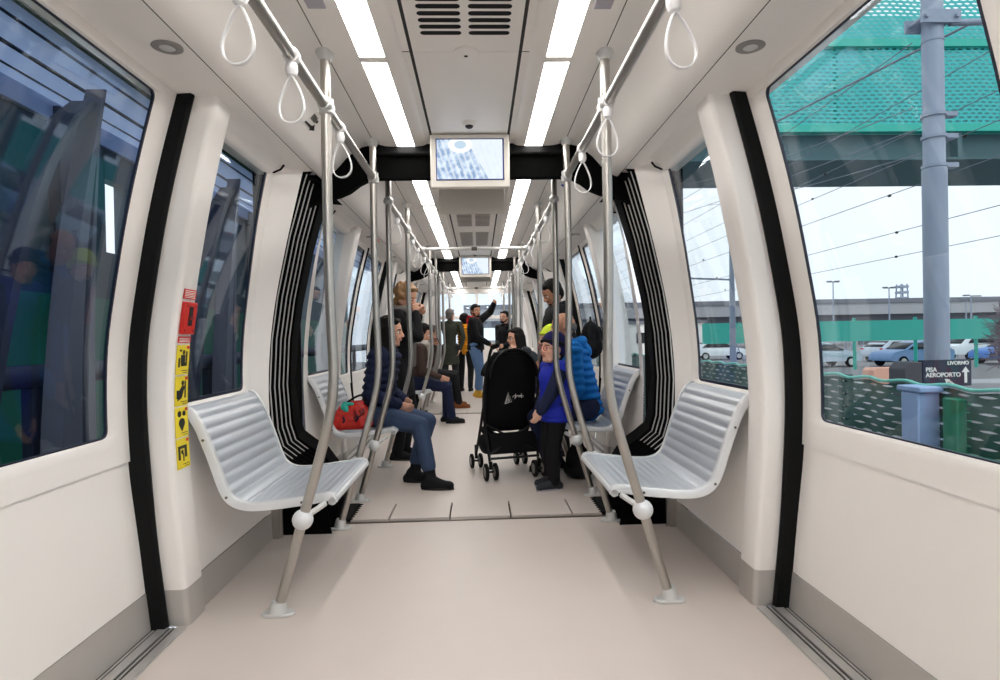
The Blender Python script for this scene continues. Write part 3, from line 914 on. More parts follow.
# ------------------------------------------------------------------ stickers and signs inside
def glyph(root, parts, m, name):
    """parts: list of 2D polygons in the sticker plane (u across, v up)"""
    b = MB()
    for poly in parts: b.prism([(u, -.0012, v) for u, v in poly], (0, .0008, 0))
    return b.build(name, m, root, smooth=False)
def rect(u0, u1, v0, v1): return [(u0, v0), (u1, v0), (u1, v1), (u0, v1)]
def circ(u, v, r, n=14, ru=None): return [(u + (ru or r) * math.cos(2 * PI * k / n), v + r * math.sin(2 * PI * k / n)) for k in range(n)]
def stickers():
    """column of stickers on the inner face of the left pillar, facing the aisle"""
    rows = [('note', 1.318, .100, .040), ('pull', 1.222, .100, .132), ('note2', 1.134, .100, .026), ('y1', 1.052, .100, .120), ('y2', .925, .100, .120), ('y3', .798, .100, .120), ('y4', .671, .100, .120)]
    for kind, z, w, h in rows:
        base = {'note': 'note', 'note2': 'note', 'pull': 'pull'}.get(kind, 'y')
        x = interp(P_PILL, z); k = (interp(P_PILL, z + .06) - interp(P_PILL, z - .06)) / .12
        root = empty({'pull': 'emergency_handle', 'note': 'notice_sticker', 'y': 'warning_sticker'}[base])
        up = Vector((-k, 0, 1)).normalized(); ux = Vector((0, 1, 0)); uy = up.cross(ux)
        p = Vector((-x, 2.432, z)) - uy * .004
        root.matrix_world = Matrix(((ux.x, uy.x, up.x, p.x), (ux.y, uy.y, up.y, p.y), (ux.z, uy.z, up.z, p.z), (0, 0, 0, 1)))
        a = MB(); q = 1.45
        if base == 'note':
            a.box(-w / 2, w / 2, -.001, .001, -h / 2, h / 2); a.build('sheet', 'red', root, smooth=False)
            g = [rect(-w * .42, w * .42, h * (.5 - t) - .0016, h * (.5 - t) + .0014) for t in ((.18, .36, .52, .68, .84) if h > .03 else (.3, .55, .78))]
            glyph(root, g, 'white', 'lettering')
            tag(root, 'small red notice with white lettering %s the red emergency handle box on the left pillar' % ('above' if kind == 'note' else 'below'), 'sticker')
        elif base == 'pull':
            a.box(-w / 2, w / 2, -.014, .002, -h / 2, h / 2); a.build('box', 'red', root, bevel=.004)
            b = MB(); b.box(-.016, .016, -.0155, -.012, -.030, .048); b.build('recess', 'ink', root, smooth=False)
            b = MB(); b.box(-.012, .018, -.020, -.014, -.006, .006)
            for u in (-.034, .034):
                for v in (-.05, .05): b.tube([(u, -.013, v), (u, -.016, v)], .004, 8)
            b.build('handle', 'darkred', root, smooth=False)
            tag(root, 'red emergency handle box with black recess on the left pillar above yellow stickers', 'emergency handle')
        else:
            a.box(-w / 2, w / 2, -.001, .001, -h / 2, h / 2); a.build('sheet', 'yellow', root, smooth=False)
            if kind == 'y1':
                g = [circ(.004, .030, .010, ru=.010), rect(-.018, .018, -.012, .020), rect(-.036, -.022, -.03, .008), rect(-.014, .034, -.026, -.012), rect(.022, .034, -.012, .034), rect(-.03, -.012, .034, .042)]
            elif kind == 'y2':
                g = [circ(.008, .032, .010, ru=.011), [(-.034, -.040), (.0, -.030), (.026, .016), (.006, .024), (-.018, .004)], rect(-.040, -.020, -.03, .004), rect(.022, .034, -.03, .040)]
            elif kind == 'y3':
                g = [circ(-.018, .034, .013, ru=.015), circ(.018, .034, .011, ru=.013), circ(0, -.004, .020, ru=.025), [(-.024, -.010), (.024, -.010), (0, -.040)]]
            else:
                g = [rect(-.040, .030, .020, .032), rect(-.040, -.022, -.024, .020), rect(.010, .030, -.018, .020), circ(-.008, .006, .009, ru=.010), rect(-.004, .006, -.032, .0)]
            glyph(root, g, 'ink', 'pictogram')
            glyph(root, [rect(-.006, .044, -.046, -.043), rect(.006, .044, -.054, -.0515)], 'ink', 'caption')
            glyph(root, [rect(.026, .048, .044, .056)], 'red', 'corner_mark')
            tag(root, 'yellow warning sticker with black pictogram on the left pillar, %s' % {'y1': 'topmost of the four', 'y2': 'second from the top', 'y3': 'third from the top', 'y4': 'lowest of the four'}[kind], 'sticker', 'yellow warning stickers')
stickers()
# black direction pictogram on the ceiling vault, left
root = empty('direction_sticker', (-.775, 2.93, 2.190)); root.rotation_euler = (0, math.radians(-49), 0)
b = MB()
b.prism([(-.02, -.07, -.002), (-.012, -.07, -.002), (-.004, .02, -.002), (.01, .03, -.002), (-.012, .07, -.002), (-.03, .02, -.002), (-.02, .02, -.002)], (0, 0, .0012))
b.build('arrow', 'ink', root, smooth=False)
b = MB(); b.ell((.028, .03, -.002), (.009, .012, .001), 12, 6)
for q in range(5): b.box(.012 + .0, .044, -.05 + q * .014, -.044 + q * .014, -.003, -.0018)
b.build('pictogram', 'ink', root, smooth=False)
tag(root, 'small black arrow pictogram on the white ceiling vault left of the nearest left pole', 'sticker')
b = MB(); b.box(-.012, .012, -.03, .03, -.002, .001)
o = b.build('notice_sticker', mat('blue_tag', (60, 70, 190), .5), smooth=False); o.location = (.70, 4.42, 2.262); o.rotation_euler = (0, math.radians(30), .5)
tag(o, 'small blue tag on the white ceiling vault beyond the black beam, right of the poles', 'sticker')
b = MB(); b.box(-.012, .012, -.04, .04, -.015, .015)
o = b.build('door_indicator', mat('orange_indicator', (226, 92, 50), .4), bevel=.004); o.location = (-.94, 5.75, 2.085)
tag(o, 'small orange indicator block above the left doors of the middle section', 'indicator')

# ------------------------------------------------------------------ outside, right: steel mast, bridge, fence, car park
M['asphalt'] = mat('asphalt', (128, 126, 128), .9, noise=.12, nscale=.6)
M['platform'] = mat('platform_slab', (120, 120, 122), .8, noise=.08)
M['teal'] = mat('teal_steel', (38, 178, 160), .45)
M['teal_dark'] = mat('dark_teal_steel', (20, 70, 72), .6)  # darker teal for the fence stakes
M['girder'] = mat('grey_girder', (66, 98, 104), .6, noise=.08, nscale=.5)
M['mast'] = mat('galvanised_mast', (146, 156, 174), .5, noise=.08, nscale=3)
M['conc'] = mat('concrete', (168, 168, 172), .85, noise=.08, nscale=.4)
M['conc_dark'] = mat('concrete_dark', (120, 122, 130), .85)
M['cable'] = mat('cable', (120, 124, 138), .6)
M['sign_navy'] = mat('sign_navy', (34, 40, 62), .5)
M['barrier'] = mat('barrier_salmon', (226, 172, 150), .8, noise=.05)
M['twig'] = mat('twigs', (128, 112, 122), .8)

def mesh_mat(name, rgb, sx, sz, hx, axis, thresh, warp=0., elong=1.):
    """sheet metal with real see-through slots (transparent where punched)"""
    m = bpy.data.materials.new(name); m.use_nodes = True; nt = m.node_tree; b = nt.nodes['Principled BSDF']
    b.inputs['Base Color'].default_value = (*lin(rgb), 1); b.inputs['Roughness'].default_value = .5
    tc = nt.nodes.new('ShaderNodeTexCoord'); sp = nt.nodes.new('ShaderNodeSeparateXYZ'); nt.links.new(tc.outputs['Object'], sp.inputs[0])
    def f(op, a, b_=None):
        n = nt.nodes.new('ShaderNodeMath'); n.operation = op
        for i, q in enumerate((a, b_)):
            if q is None: continue
            if isinstance(q, (int, float)): n.inputs[i].default_value = q
            else: nt.links.new(q, n.inputs[i])
        return n.outputs[0]
    u = f('DIVIDE', sp.outputs[axis], sx); v = f('DIVIDE', sp.outputs['Z'], sz)
    row = f('FLOOR', v); shift = f('MULTIPLY', f('MODULO', f('ABSOLUTE', row), 2.), .5)
    fu = f('SUBTRACT', f('FRACT', f('ADD', u, shift)), .5); fv = f('SUBTRACT', f('FRACT', v), .5)
    d = f('ADD', f('MULTIPLY', f('MULTIPLY', fu, fu), hx), f('MULTIPLY', f('ABSOLUTE', fv), 1.9))
    hole = f('LESS_THAN', d, thresh)
    tr = nt.nodes.new('ShaderNodeBsdfTransparent'); mx = nt.nodes.new('ShaderNodeMixShader')
    nt.links.new(hole, mx.inputs[0]); nt.links.new(b.outputs[0], mx.inputs[1]); nt.links.new(tr.outputs[0], mx.inputs[2])
    nt.links.new(mx.outputs[0], nt.nodes['Material Output'].inputs[0])
    return m
M['fence_mesh'] = mesh_mat('fence_slotted_sheet', (6, 66, 54), .17, .052, 2.3, 'Y', .30)
M['bridge_mesh'] = mesh_mat('bridge_expanded_mesh', (52, 184, 182), .26, .13, 2.8, 'X', .52)

b = MB(); b.box(3.6, 260, -60, 400, -1.15, -1.0); o = b.build('ground', 'asphalt', smooth=False); tag(o, kind='structure')
b = MB(); b.box(-12, -1.55, -6, 30, -.2, -.02); o = b.build('floor_platform', 'platform', smooth=False); tag(o, kind='structure')
b = MB(); b.box(-1.6, 3.6, -6, 60, -1.2, -.7); o = b.build('ground_trackbed', 'conc_dark', smooth=False); tag(o, kind='structure')

# steel catenary mast
MX = from_px(935.5, 250, 6.3).x; MZ = from_px(935, 170, 6.3).z + 1
root = empty('catenary_mast', (MX, 6.3, -1.0))
a = MB(); a.tube([(0, 0, 0), (0, 0, MZ)], .118, 28); a.build('lower_tube', 'mast', root)
a = MB(); a.tube([(0, 0, MZ), (0, 0, MZ + .04), (0, 0, 9.0)], [.118, .104, .098], 28); a.build('upper_tube', 'mast', root)
a = MB(); a.tube([(0, 0, MZ + 1.4), (0, 0, MZ + 1.42)], .108, 24); a.build('joint_ring', 'mast', root)
for z in (MZ + .02, MZ + .34, MZ + .58):
    a = MB(); a.tube([(0, 0, z), (0, 0, z + .035)], .122, 24); a.box(.10, .24, -.05, .05, z, z + .05); a.build('collar', 'mast', root)
a = MB()
for q in (-1, 1): a.box(-.22, .22, q * .12 - .012, q * .12 + .012, MZ + 1.56, MZ + 1.70)
for q in (-1, 1): a.tube([(q * .17, -.16, MZ + 1.63), (q * .17, .16, MZ + 1.63)], .025, 10)
a.build('bracket', 'mast', root)
a = MB(); a.tube([(.2, 0, MZ + 1.62), (2.6, 0, MZ + 1.70)], .035, 12); a.build('bracket_arm', 'mast', root)
tag(root, 'big round blue-grey steel mast outside the near right window', 'mast')
# blue-grey base post of the fence, seen through the glass
M['pale_post'] = mat('pale_post', (158, 182, 222), .5)
a = MB(); a.box(-.075, .075, -.08, .08, 0, 1.70); a.box(-.085, .085, -.11, .11, 1.70, 1.74)
o = a.build('fence_post', 'pale_post', bevel=.01); o.location = (from_px(920, 400, 3.85).x, 3.85, -1.0); tag(o, 'pale blue-grey square post in front of the green slotted fence', 'post')
a = MB(); a.box(-.05, .05, -.06, .06, 0, 1.68)
a.box(-.04, .04, -.32, 0, 1.28, 1.34)
o = a.build('gate_post', mat('green_post', (20, 128, 96), .5), bevel=.01); o.location = (from_px(957, 400, 3.6).x, 3.6, -1.0); tag(o, 'dark green post with a short bar beside the pale post at the slotted fence', 'post')
# slotted green fence beside the track, wavy top edge
root = empty('slotted_fence', (3.07, 0, 0)); FT = from_px(900, 381, 4.16).z
a = MB(); rows = []
for i in range(0, 601):
    y = -3 + i * .055
    top = FT + .009 * math.sin(y * 2 * PI / .40)
    xo = .012 * math.sin(y * 2 * PI / .40)
    rows.append([(xo, y, -1.0), (xo, y, .2), (xo, y, top - .02)])
a.grid(rows); a.build('slotted_sheet', 'fence_mesh', root, solid=.006)
a = MB(); rows = []
for i in range(0, 601):
    y = -3 + i * .055; top = FT + .009 * math.sin(y * 2 * PI / .40); xo = .012 * math.sin(y * 2 * PI / .40)
    rows.append((xo, y, top))
a.tube(rows, .013, 8); a.build('top_edge', mat('fence_edge', (120, 206, 190), .4), root)
for i in range(8):
    a = MB(); a.box(.05, .09, -2 + i * 3.4, -1.94 + i * 3.4, -1, .75); a.build('stake', 'teal_dark', root)
tag(root, 'green slotted metal fence with a wavy top edge outside the right windows', 'fence')
# overhead footbridge with teal mesh
root = empty('footbridge', (0, 20, 0)); XL, XR = 5.4, 40
a = MB(); a.prism([(XL + .3, -.1, 7.0), (XR, -.1, 7.0), (XR, -.1, 7.9), (XL - .2, -.1, 7.9)], (0, .25, 0)); a.build('girder_web', 'girder', root, smooth=False)
a = MB(); a.box(XL + .3, XR, -.45, 3.2, 6.93, 7.01); a.build('soffit', 'girder', root, smooth=False)
for i in range(3):
    a = MB(); a.box(XL + 1.6 + i * 9.6, XL + 1.75 + i * 9.6, -.42, -.1, 7.0, 7.9); a.build('stiffener', 'girder', root, smooth=False)
for z in (7.88, 10.78, 13.7):
    a = MB(); a.box(XL - .4, XR, -.5, -.2, z, z + .26); a.build('teal_rail', 'teal', root, smooth=False)
for z in (8.14, 11.04):
    a = MB(); a.grid([[(x, -.35 + .04 * math.sin(x * 2.1), z), (x, -.35 + .04 * math.sin(x * 2.1), z + 2.66)] for x in [XL - .4 + k * .35 for k in range(100)]]); a.build('expanded_mesh', 'bridge_mesh', root, solid=.02, smooth=False)
for i in range(10):
    a = MB(); a.box(XL + i * 3.55, XL + .09 + i * 3.55, -.16, -.02, 8.3, 13.5); a.build('upright', 'teal', root, smooth=False)
a = MB(); a.box(XL, XR, 2.4, 2.6, 7.3, 13.4); a.build('rear_wall', mat('bridge_back', (140, 205, 205), .6), root, smooth=False)
a = MB(); a.tube([(24, 1.2, -1), (24, 1.2, 6.7)], .6, 20); a.build('pier', 'girder', root)
tag(root, 'footbridge clad in teal expanded mesh crossing above the tracks at upper right', 'footbridge')

# overhead wires
def wire(p0, p1, r, label, sag=0.):
    a = MB(); n = 10; p0 = Vector(p0); p1 = Vector(p1)
    a.tube([p0.lerp(p1, i / n) - Vector((0, 0, sag * 4 * (i / n) * (1 - i / n))) for i in range(n + 1)], r, 6)
    o = a.build('overhead_wire', 'cable', smooth=True); tag(o, label, 'wire', 'overhead wires outside the right windows'); return o
mt = Vector((4.93, 6.3, 0))
for i, (z, zz, dx, y1, lab) in enumerate(((3.58, 3.3, 6.2, 17, 'lowest collar of the mast'), (3.33, 2.4, 4.9, 19, 'mast just under its lowest collar'), (3.05, 2.9, 7.2, 18, 'mast below its step'), (4.30, 2.6, 5.6, 17, 'upper part of the mast'))):
    wire((4.90, 6.35, z), (dx, y1, zz + 2.2), .0055, 'overhead cable running down and away from the %s' % lab, .1)
for i, (x, z, lab) in enumerate(((5.4, 4.05, 'highest of the long parallel wires'), (5.5, 3.65, 'second highest long parallel wire'), (5.7, 3.42, 'third highest long parallel wire'), (5.3, 2.9, 'fourth of the long parallel wires'), (5.9, 2.55, 'fifth of the long parallel wires'), (6.4, 2.3, 'lowest of the long parallel wires'))):
    w_ = wire((x, -1, z), (x, 70, z - .1), .005, 'overhead line outside the right windows, %s' % lab, .12)
    for k in range(3):
        q = MB(); yy = 5.2 + i * .7 + k * 3.1; q.ell((x, yy, z - .07), (.018, .03, .018), 10, 8); q.build('line_clamp', 'ink', w_)
wire((3.9, 9.5, 4.05), (6.4, 6.2, 4.9), .014, 'thick insulator cable slanting up in front of the teal mesh')

# far catenary mast in the second right window
root = empty('far_mast', (11.9, 27, -1.0))
a = MB(); a.tube([(0, 0, 0), (0, 0, 6.2)], [.16, .10], 12); a.build('tube', 'mast', root)
a = MB(); a.tube([(0, 0, 4.6), (-3.2, 0, 4.75)], .045, 8); a.tube([(-3.2, 0, 4.75), (-3.2, 0, 4.2)], .035, 8); a.tube([(-3.2, 0, 4.2), (-2.1, 0, 4.35)], .03, 8); a.build('cantilever', 'mast', root)
tag(root, 'distant grey catenary mast with a side arm seen through the right bench window', 'mast')

# viaduct
root = empty('viaduct', (60, 85, from_px(880, 304, 85).z - 6.7))
a = MB(); a.box(-62, 90, -4, 4, 5.1, 6.7); a.build('deck', 'conc', root, smooth=False)
a = MB(); a.box(-62, 90, -4.2, -4.0, 6.7, 7.3); a.build('parapet', 'conc_dark', root, smooth=False)
a = MB(); a.box(-62, 90, -2, 2, 4.2, 5.1); a.build('girder', 'conc_dark', root, smooth=False)
for i in range(11):
    a = MB(); x = -55 + i * 13; a.box(x, x + 1.6, -1.2, 1.2, 0, 4.3); a.box(x - 1, x + 2.6, -2, 2, 3.5, 4.2); a.build('pier', 'conc_dark', root, smooth=False)
tag(root, 'long grey concrete viaduct on the horizon outside the right windows', 'viaduct')
# teal hoarding
root = empty('hoarding', (0, 31, from_px(900, 320, 31).z - 3.05))
a = MB(); a.grid([[(x, 0.02 * math.sin(x * 1.3), 1.95), (x, 0.02 * math.sin(x * 1.3), 3.05)] for x in [12 + k * .6 for k in range(66)]]); a.build('sheet', M['hoard'] if 'hoard' in M else mat('teal_sheet', (72, 196, 178), .6), root, solid=.03, smooth=False)
for i in range(9):
    a = MB(); a.tube([(17 + i * 3.4, .1, 0), (17 + i * 3.4, .1, 3.2)], .09, 8); a.build('post', 'teal', root)
tag(root, 'turquoise sheet hoarding on posts in front of the car park', 'hoarding')
# lattice trusses behind the cars
for i in range(6):
    root = empty('scaffold', (18.5 + i * 4.2, 42, -1.0)); a = MB()
    for q in (0, 1): a.tube([(q * 2.4, 0, 0), (q * 2.4, 0, 2.0)], .05, 6)
    for q in range(3): a.tube([(q * .8, 0, 0), (q * .8 + .8, 0, 1.9)], .035, 6); a.tube([(q * .8 + .8, 0, 0), (q * .8, 0, 1.9)], .035, 6)
    a.build('bars', 'mast', root)
    tag(root, 'grey scaffold behind the parked cars, %s' % (['leftmost one', 'second from the left', 'third from the left', 'left of the big mast', 'right of the big mast', 'rightmost one'][i]), 'scaffold', 'scaffolds in the car park')
# pale building far behind the second window
root = empty('building', (16.5, 60, -1.0))
a = MB(); a.box(-6, 7, 0, 8, 0, 3.2); a.build('wall', 'white', root, smooth=False)
a = MB(); a.box(-6.2, 7.2, -.2, 8.2, 3.2, 3.5); a.build('roof', 'conc_dark', root, smooth=False)
for k in range(5):
    a = MB(); a.box(-5 + k * 2.4, -3.8 + k * 2.4, -.06, .05, 1.2, 2.3); a.build('window', 'dark_plastic', root, smooth=False)
tag(root, 'low white building beyond the tracks seen in the right bench window', 'building')

def car(x, y, rz, body, label, van=False, tall=1.0):
    root = empty('parked_car', (x, y, -1.0), rz)
    if van: prof = [(-2.2, .35), (-2.25, .9), (-2.1, 1.55), (-1.9, 1.85), (.7, 1.88), (1.2, 1.75), (1.85, 1.1), (2.2, .95), (2.3, .4)]
    else: prof = [(-2.1, .35), (-2.15, .8), (-2.0, .98), (-1.6, 1.25), (-1.1, 1.42), (-.2, 1.47), (.45, 1.35), (1.1, .98), (1.9, .84), (2.1, .65), (2.12, .35)]
    a = MB(); n = len(prof)
    rows = []
    for yy, k in ((-.84, .90), (-.80, .97), (-.6, 1.0), (.6, 1.0), (.80, .97), (.84, .90)):
        rows.append([(px * (.985 if abs(yy) > .8 else 1), yy * (1 if pz < .95 else .93 if pz < 1.2 else .84), .35 + (pz - .35) * (k if pz > 1 else 1)) for px, pz in prof])
    a.grid(rows); a.add(rows[0], [tuple(range(n))]); a.add(rows[-1], [tuple(range(n))]); a.build('body', body, root, angle=50)
    g = MB()
    for q in (-1, 1):
        zt = 1.62 if van else 1.33
        pts = [(-1.55, 1.0), (.95, 1.0), (.35, zt), (-1.05, zt)] if not van else [(-2.0, 1.15), (1.45, 1.15), (1.0, zt), (-1.85, zt)]
        for pa, pb in (((0, 0), (0, 0)),):
            g.add([(px, q * (.80 if pz < 1.2 else .715), pz) for px, pz in pts], [(0, 1, 2, 3)])
    g.build('side_glass', 'dark_plastic', root, solid=.03)
    g = MB()
    if van: g.grid([[(1.86, -.68, 1.12), (1.86, .68, 1.12)], [(1.26, -.62, 1.70), (1.26, .62, 1.70)]])
    else: g.grid([[(1.06, -.66, 1.02), (1.06, .66, 1.02)], [(.48, -.60, 1.35), (.48, .60, 1.35)]]); g.grid([[(-1.98, -.66, 1.01), (-1.98, .66, 1.01)], [(-1.30, -.6, 1.38), (-1.30, .6, 1.38)]])
    g.build('windscreen', 'dark_plastic', root, solid=.03)
    for px in (-1.3, 1.35):
        for q in (-1, 1):
            w_ = MB(); w_.tube([(px, q * .72, .31), (px, q * .87, .31)], .31, 18); wo = w_.build('wheel', 'black_rubber', root)
            h_ = MB(); h_.tube([(px, q * .86, .31), (px, q * .885, .31)], .19, 12); h_.build('hubcap', 'silver', wo)
    l = MB()
    for q in (-1, 1): l.box(-2.14, -2.05, q * .6, q * .78, .75, .92)
    l.build('tail_light', 'red', root)
    tag(root, label, 'car', 'cars parked outside')
M['car_silver'] = mat('car_silver', (190, 198, 210), .3, metal=.3)
M['car_blue'] = mat('car_greyblue', (112, 142, 182), .3, metal=.3)
M['car_bright'] = mat('car_blue', (34, 110, 190), .3)
M['car_white'] = mat('car_white', (232, 236, 240), .3)
car(20.2, 34, .1, 'car_silver', 'small silver car parked farthest left in the row outside the near right window')
car(25.2, 33.3, PI + .15, 'car_blue', 'grey-blue hatchback parked left of the big mast')
car(28.2, 38.8, .3, 'car_silver', 'silver car partly behind the big mast')
car(31.6, 33.5, PI, 'car_bright', 'bright blue car parked right of the big mast')
car(34.0, 38.6, PI, 'car_white', 'white van parked behind the bright blue car', True)
car(19.0, 46, .0, 'car_white', 'white car half hidden at the left edge of the near right window')
car(25.8, 46, .1, 'car_white', 'white car in the back row between scaffolds')

# barrier, dark box, direction sign
a = MB(); a.prism([(-.42, -.2, 0), (.42, -.2, 0), (.42, -.2, .30), (.36, -.2, .36), (-.36, -.2, .36), (-.42, -.2, .30)], (0, .4, 0)); a.box(-.38, .38, -.16, .16, -.01, 0)
o = a.build('road_barrier', 'barrier', bevel=.03); o.location = tuple(from_px(886, 383, 13.2)); tag(o, 'salmon-coloured road barrier block left of the dark direction sign', 'barrier')
KZ = from_px(886, 383, 13.2).z; a = MB(); a.box(-1.4, 5, -.6, .3, 0, KZ + .985); o = a.build('kerb_block', 'conc', bevel=.03); o.location = (10.0, 13.6, -1.0); tag(o, 'long pale concrete kerb block behind the direction sign', 'kerb')
a = MB(); a.prism([(-.17, 0, 0), (.17, 0, 0), (.17, 0, .42), (-.07, 0, .42), (-.17, 0, .30)], (0, .4, 0)); a.box(-.14, .14, .05, .35, -.4, 0)
o = a.build('junction_box', mat('dark_box', (74, 72, 78), .7), bevel=.02); o.location = tuple(from_px(914, 386, 10.0)); tag(o, 'dark grey box behind the direction sign, left side', 'box')
root = empty('direction_sign', (from_px(938, 385, 5.86).x, 5.86, from_px(938, 386, 5.86).z)); 
a = MB(); a.box(-.17, .34, -.02, 0, 0, .27); a.build('board', 'sign_navy', root, smooth=False, bevel=.003)
def text(s_, size, loc, root, m, name='lettering', rx=PI / 2, extr=.002, rz=0, bold=.0):
    cu = bpy.data.curves.new(name, 'FONT'); cu.body = s_; cu.size = size; cu.extrude = extr; cu.offset = bold
    o_ = bpy.data.objects.new(name, cu); C.objects.link(o_); bpy.context.view_layer.update()
    dg = bpy.context.evaluated_depsgraph_get(); me = bpy.data.meshes.new_from_object(o_.evaluated_get(dg))
    bpy.data.objects.remove(o_); me.materials.clear(); me.materials.append(M[m])
    o2 = bpy.data.objects.new(name, me); C.objects.link(o2); o2.parent = root; o2.location = loc; o2.rotation_euler = (rx, 0, rz); return o2
text('PISA', .062, (-.145, -.0215, .150), root, 'white', bold=.0015)
text('AEROPORTO', .062, (-.145, -.0215, .095), root, 'white', bold=.0015)
text('LIVORNO', .052, (.085, -.0215, .218), root, 'white', bold=.0015)
a = MB(); a.box(.262, .290, -.024, -.02, .03, .14); a.prism([(.235, -.024, .14), (.317, -.024, .14), (.276, -.024, .195)], (0, .004, 0)); a.build('up_arrow', 'white', root, smooth=False)
a = MB(); a.prism([(.13, -.024, .02), (.145, -.024, .005), (.10, -.024, .055), (.11, -.024, .068), (.055, -.024, .075), (.07, -.024, .025), (.085, -.024, .040)][::-1], (0, .004, 0)); a.prism([(.16, -.024, .0), (.185, -.024, .0), (.105, -.024, .06), (.09, -.024, .045)], (0, .004, 0)); a.build('diagonal_arrow', 'white', root, smooth=False)
a = MB()
for q in (-.1, .14): a.tube([(q, .01, 0), (q, .01, -.62), (q, .01, -1.62)], .02, 8)
a.build('sign_leg', 'mast', root)
tag(root, 'navy direction sign with white lettering and arrows at the foot of the big mast', 'sign')

# street lamps, tower
def street_lamp(x, y, h, label, heads=2):
    root = empty('street_lamp', (x, y, -1.0))
    a = MB(); a.tube([(0, 0, 0), (0, 0, h)], [.10, .05], 8); a.build('post', 'mast', root)
    a = MB(); a.box(-.6, .6, -.06, .06, h - .05, h + .05) if heads == 2 else a.box(0, .9, -.06, .06, h - .05, h + .05)
    for q in (-1, 1)[:heads]: a.box(q * .42 - .22, q * .42 + .22, -.15, .15, h, h + .12)
    a.build('lamp_head', 'conc_dark', root)
    tag(root, label, 'street lamp', 'street lamps outside the right windows')
street_lamp(from_px(833, 282, 60).x, 60, from_px(833, 282, 60).z + 1, 'twin street lamp farthest left in the near right window')
street_lamp(from_px(889, 288, 60).x, 60, from_px(889, 288, 60).z + 1, 'twin street lamp just left of the big mast')
street_lamp(from_px(966, 300, 60).x, 60, from_px(966, 300, 60).z + 1, 'twin street lamp just right of the big mast')
street_lamp(from_px(971, 296, 50).x, 50, from_px(971, 296, 50).z + 1, 'single-armed street lamp farther right of the big mast', 1)
root = empty('lattice_tower', (from_px(902, 300, 300).x, 300, -1.0)); a = MB()
for q in (-1, 1):
    for p in (-1, 1): a.tube([(q * 2.6, p * 2.6, 0), (q * 1.6, p * 1.6, 26)], .35, 6)
for k in range(7): a.box(-2.2, 2.2, -2.2, 2.2, 3 * k + 6, 3 * k + 7.2)
a.build('lattice', 'mast', root); tag(root, 'hazy lattice tower far on the horizon left of the big mast', 'tower')

# bare shrubby tree at the right edge
def twig_tree(x, y, z0, label):
    root = empty('bare_tree', (x, y, z0)); rnd = random.Random(3)
    a = MB(); a.tube([(0, 0, 0), (.05, 0, .9), (0, 0, 1.6)], [.10, .08, .05], 8); a.build('trunk', mat('bark', (96, 84, 82), .9), root)
    a = MB()
    for i in range(420):
        th = rnd.uniform(0, 2 * PI); ph = rnd.uniform(-.3, 1.0); L = rnd.uniform(.25, .60)
        h = 1.0 + rnd.random() * .9
        base = Vector((0, 0, h)); d = Vector((math.cos(th) * math.cos(ph), math.sin(th) * math.cos(ph), math.sin(ph) * 1.2))
        p1 = base + d * L * .5; p2 = base + d * L + Vector((0, 0, -.12))
        a.tube([base, p1, p2], [.014, .010, .005], 3, cap=False)
        for _ in range(3):
            e = p1.lerp(p2, rnd.random()); f = e + Vector((rnd.uniform(-.25, .25), rnd.uniform(-.25, .25), rnd.uniform(-.15, .25)))
            a.tube([e, f], [.010, .006], 3, cap=False)
    a.build('twigs', 'twig', root, smooth=False)
    tag(root, label, 'tree')
twig_tree(from_px(1018, 300, 12).x, 12.0, -.55, 'bare brownish shrubby tree at the right edge of the near right window')

# ------------------------------------------------------------------ outside, left: station structure
M['st_green'] = mat('station_green_wall', (14, 104, 86), .5, noise=.1, nscale=.8)
M['st_navy'] = mat('station_navy', (36, 44, 66), .5, noise=.08)
M['st_grey'] = mat('station_grey_rib', (96, 100, 118), .55, noise=.05, nscale=2)
M['st_canopy'] = mat('station_canopy', (196, 208, 230), .5, noise=.05, nscale=1.5)
_nt = M['st_canopy'].node_tree; _tl = _nt.nodes.new('ShaderNodeBsdfTranslucent'); _tl.inputs[0].default_value = (.66, .74, .90, 1)
_ms = _nt.nodes.new('ShaderNodeMixShader'); _ms.inputs[0].default_value = .55
_nt.links.new(_nt.nodes['Principled BSDF'].outputs[0], _ms.inputs[1]); _nt.links.new(_tl.outputs[0], _ms.inputs[2]); _nt.links.new(_ms.outputs[0], _nt.nodes['Material Output'].inputs[0])
M['st_deep'] = mat('station_deep_teal', (14, 62, 78), .5, noise=.15)
M['st_teal'] = mat('station_teal_panel', (40, 168, 170), .5)
b = MB()
for (a0, a1) in ((-6, 5.72), (6.05, 9.2), (9.4, 16)):
    b.box(-3.62, -3.5, a0, a1, 1.55, 3.2)
b.box(-3.62, -3.5, 5.7, 6.06, 1.55, 2.0); b.box(-3.62, -3.5, 5.7, 6.06, 2.70, 3.2)
o = b.build('wall_platform_upper', 'st_deep', smooth=False); struct(o)
b = MB()
b.box(-3.62, -3.5, -6, 16, -.02, 1.55)
o = b.build('wall_platform_lower', 'st_green', smooth=False); struct(o)
b = MB()
for y in (.9, 2.95, 4.98, 7.03, 9.1, 11.2): b.box(-3.5, -3.40, y, y + .30, -.02, 3.1)
o = b.build('wall_platform_posts', 'st_navy', smooth=False); struct(o)
b = MB(); b.box(-3.49, -3.44, 4.05, 4.25, .2, 2.1)
o = b.build('advert_board', 'st_teal', smooth=False); tag(o, 'bright teal panel on the station wall at the far left edge', 'panel')
root = empty('station_canopy', (0, 0, 0))
a = MB(); a.prism([(-2.02, -6, 2.67), (-3.6, -6, 3.19), (-3.6, -6, 3.20), (-2.02, -6, 2.68)], (0, 22, 0)); a.build('sheeting', 'st_canopy', root, smooth=False)
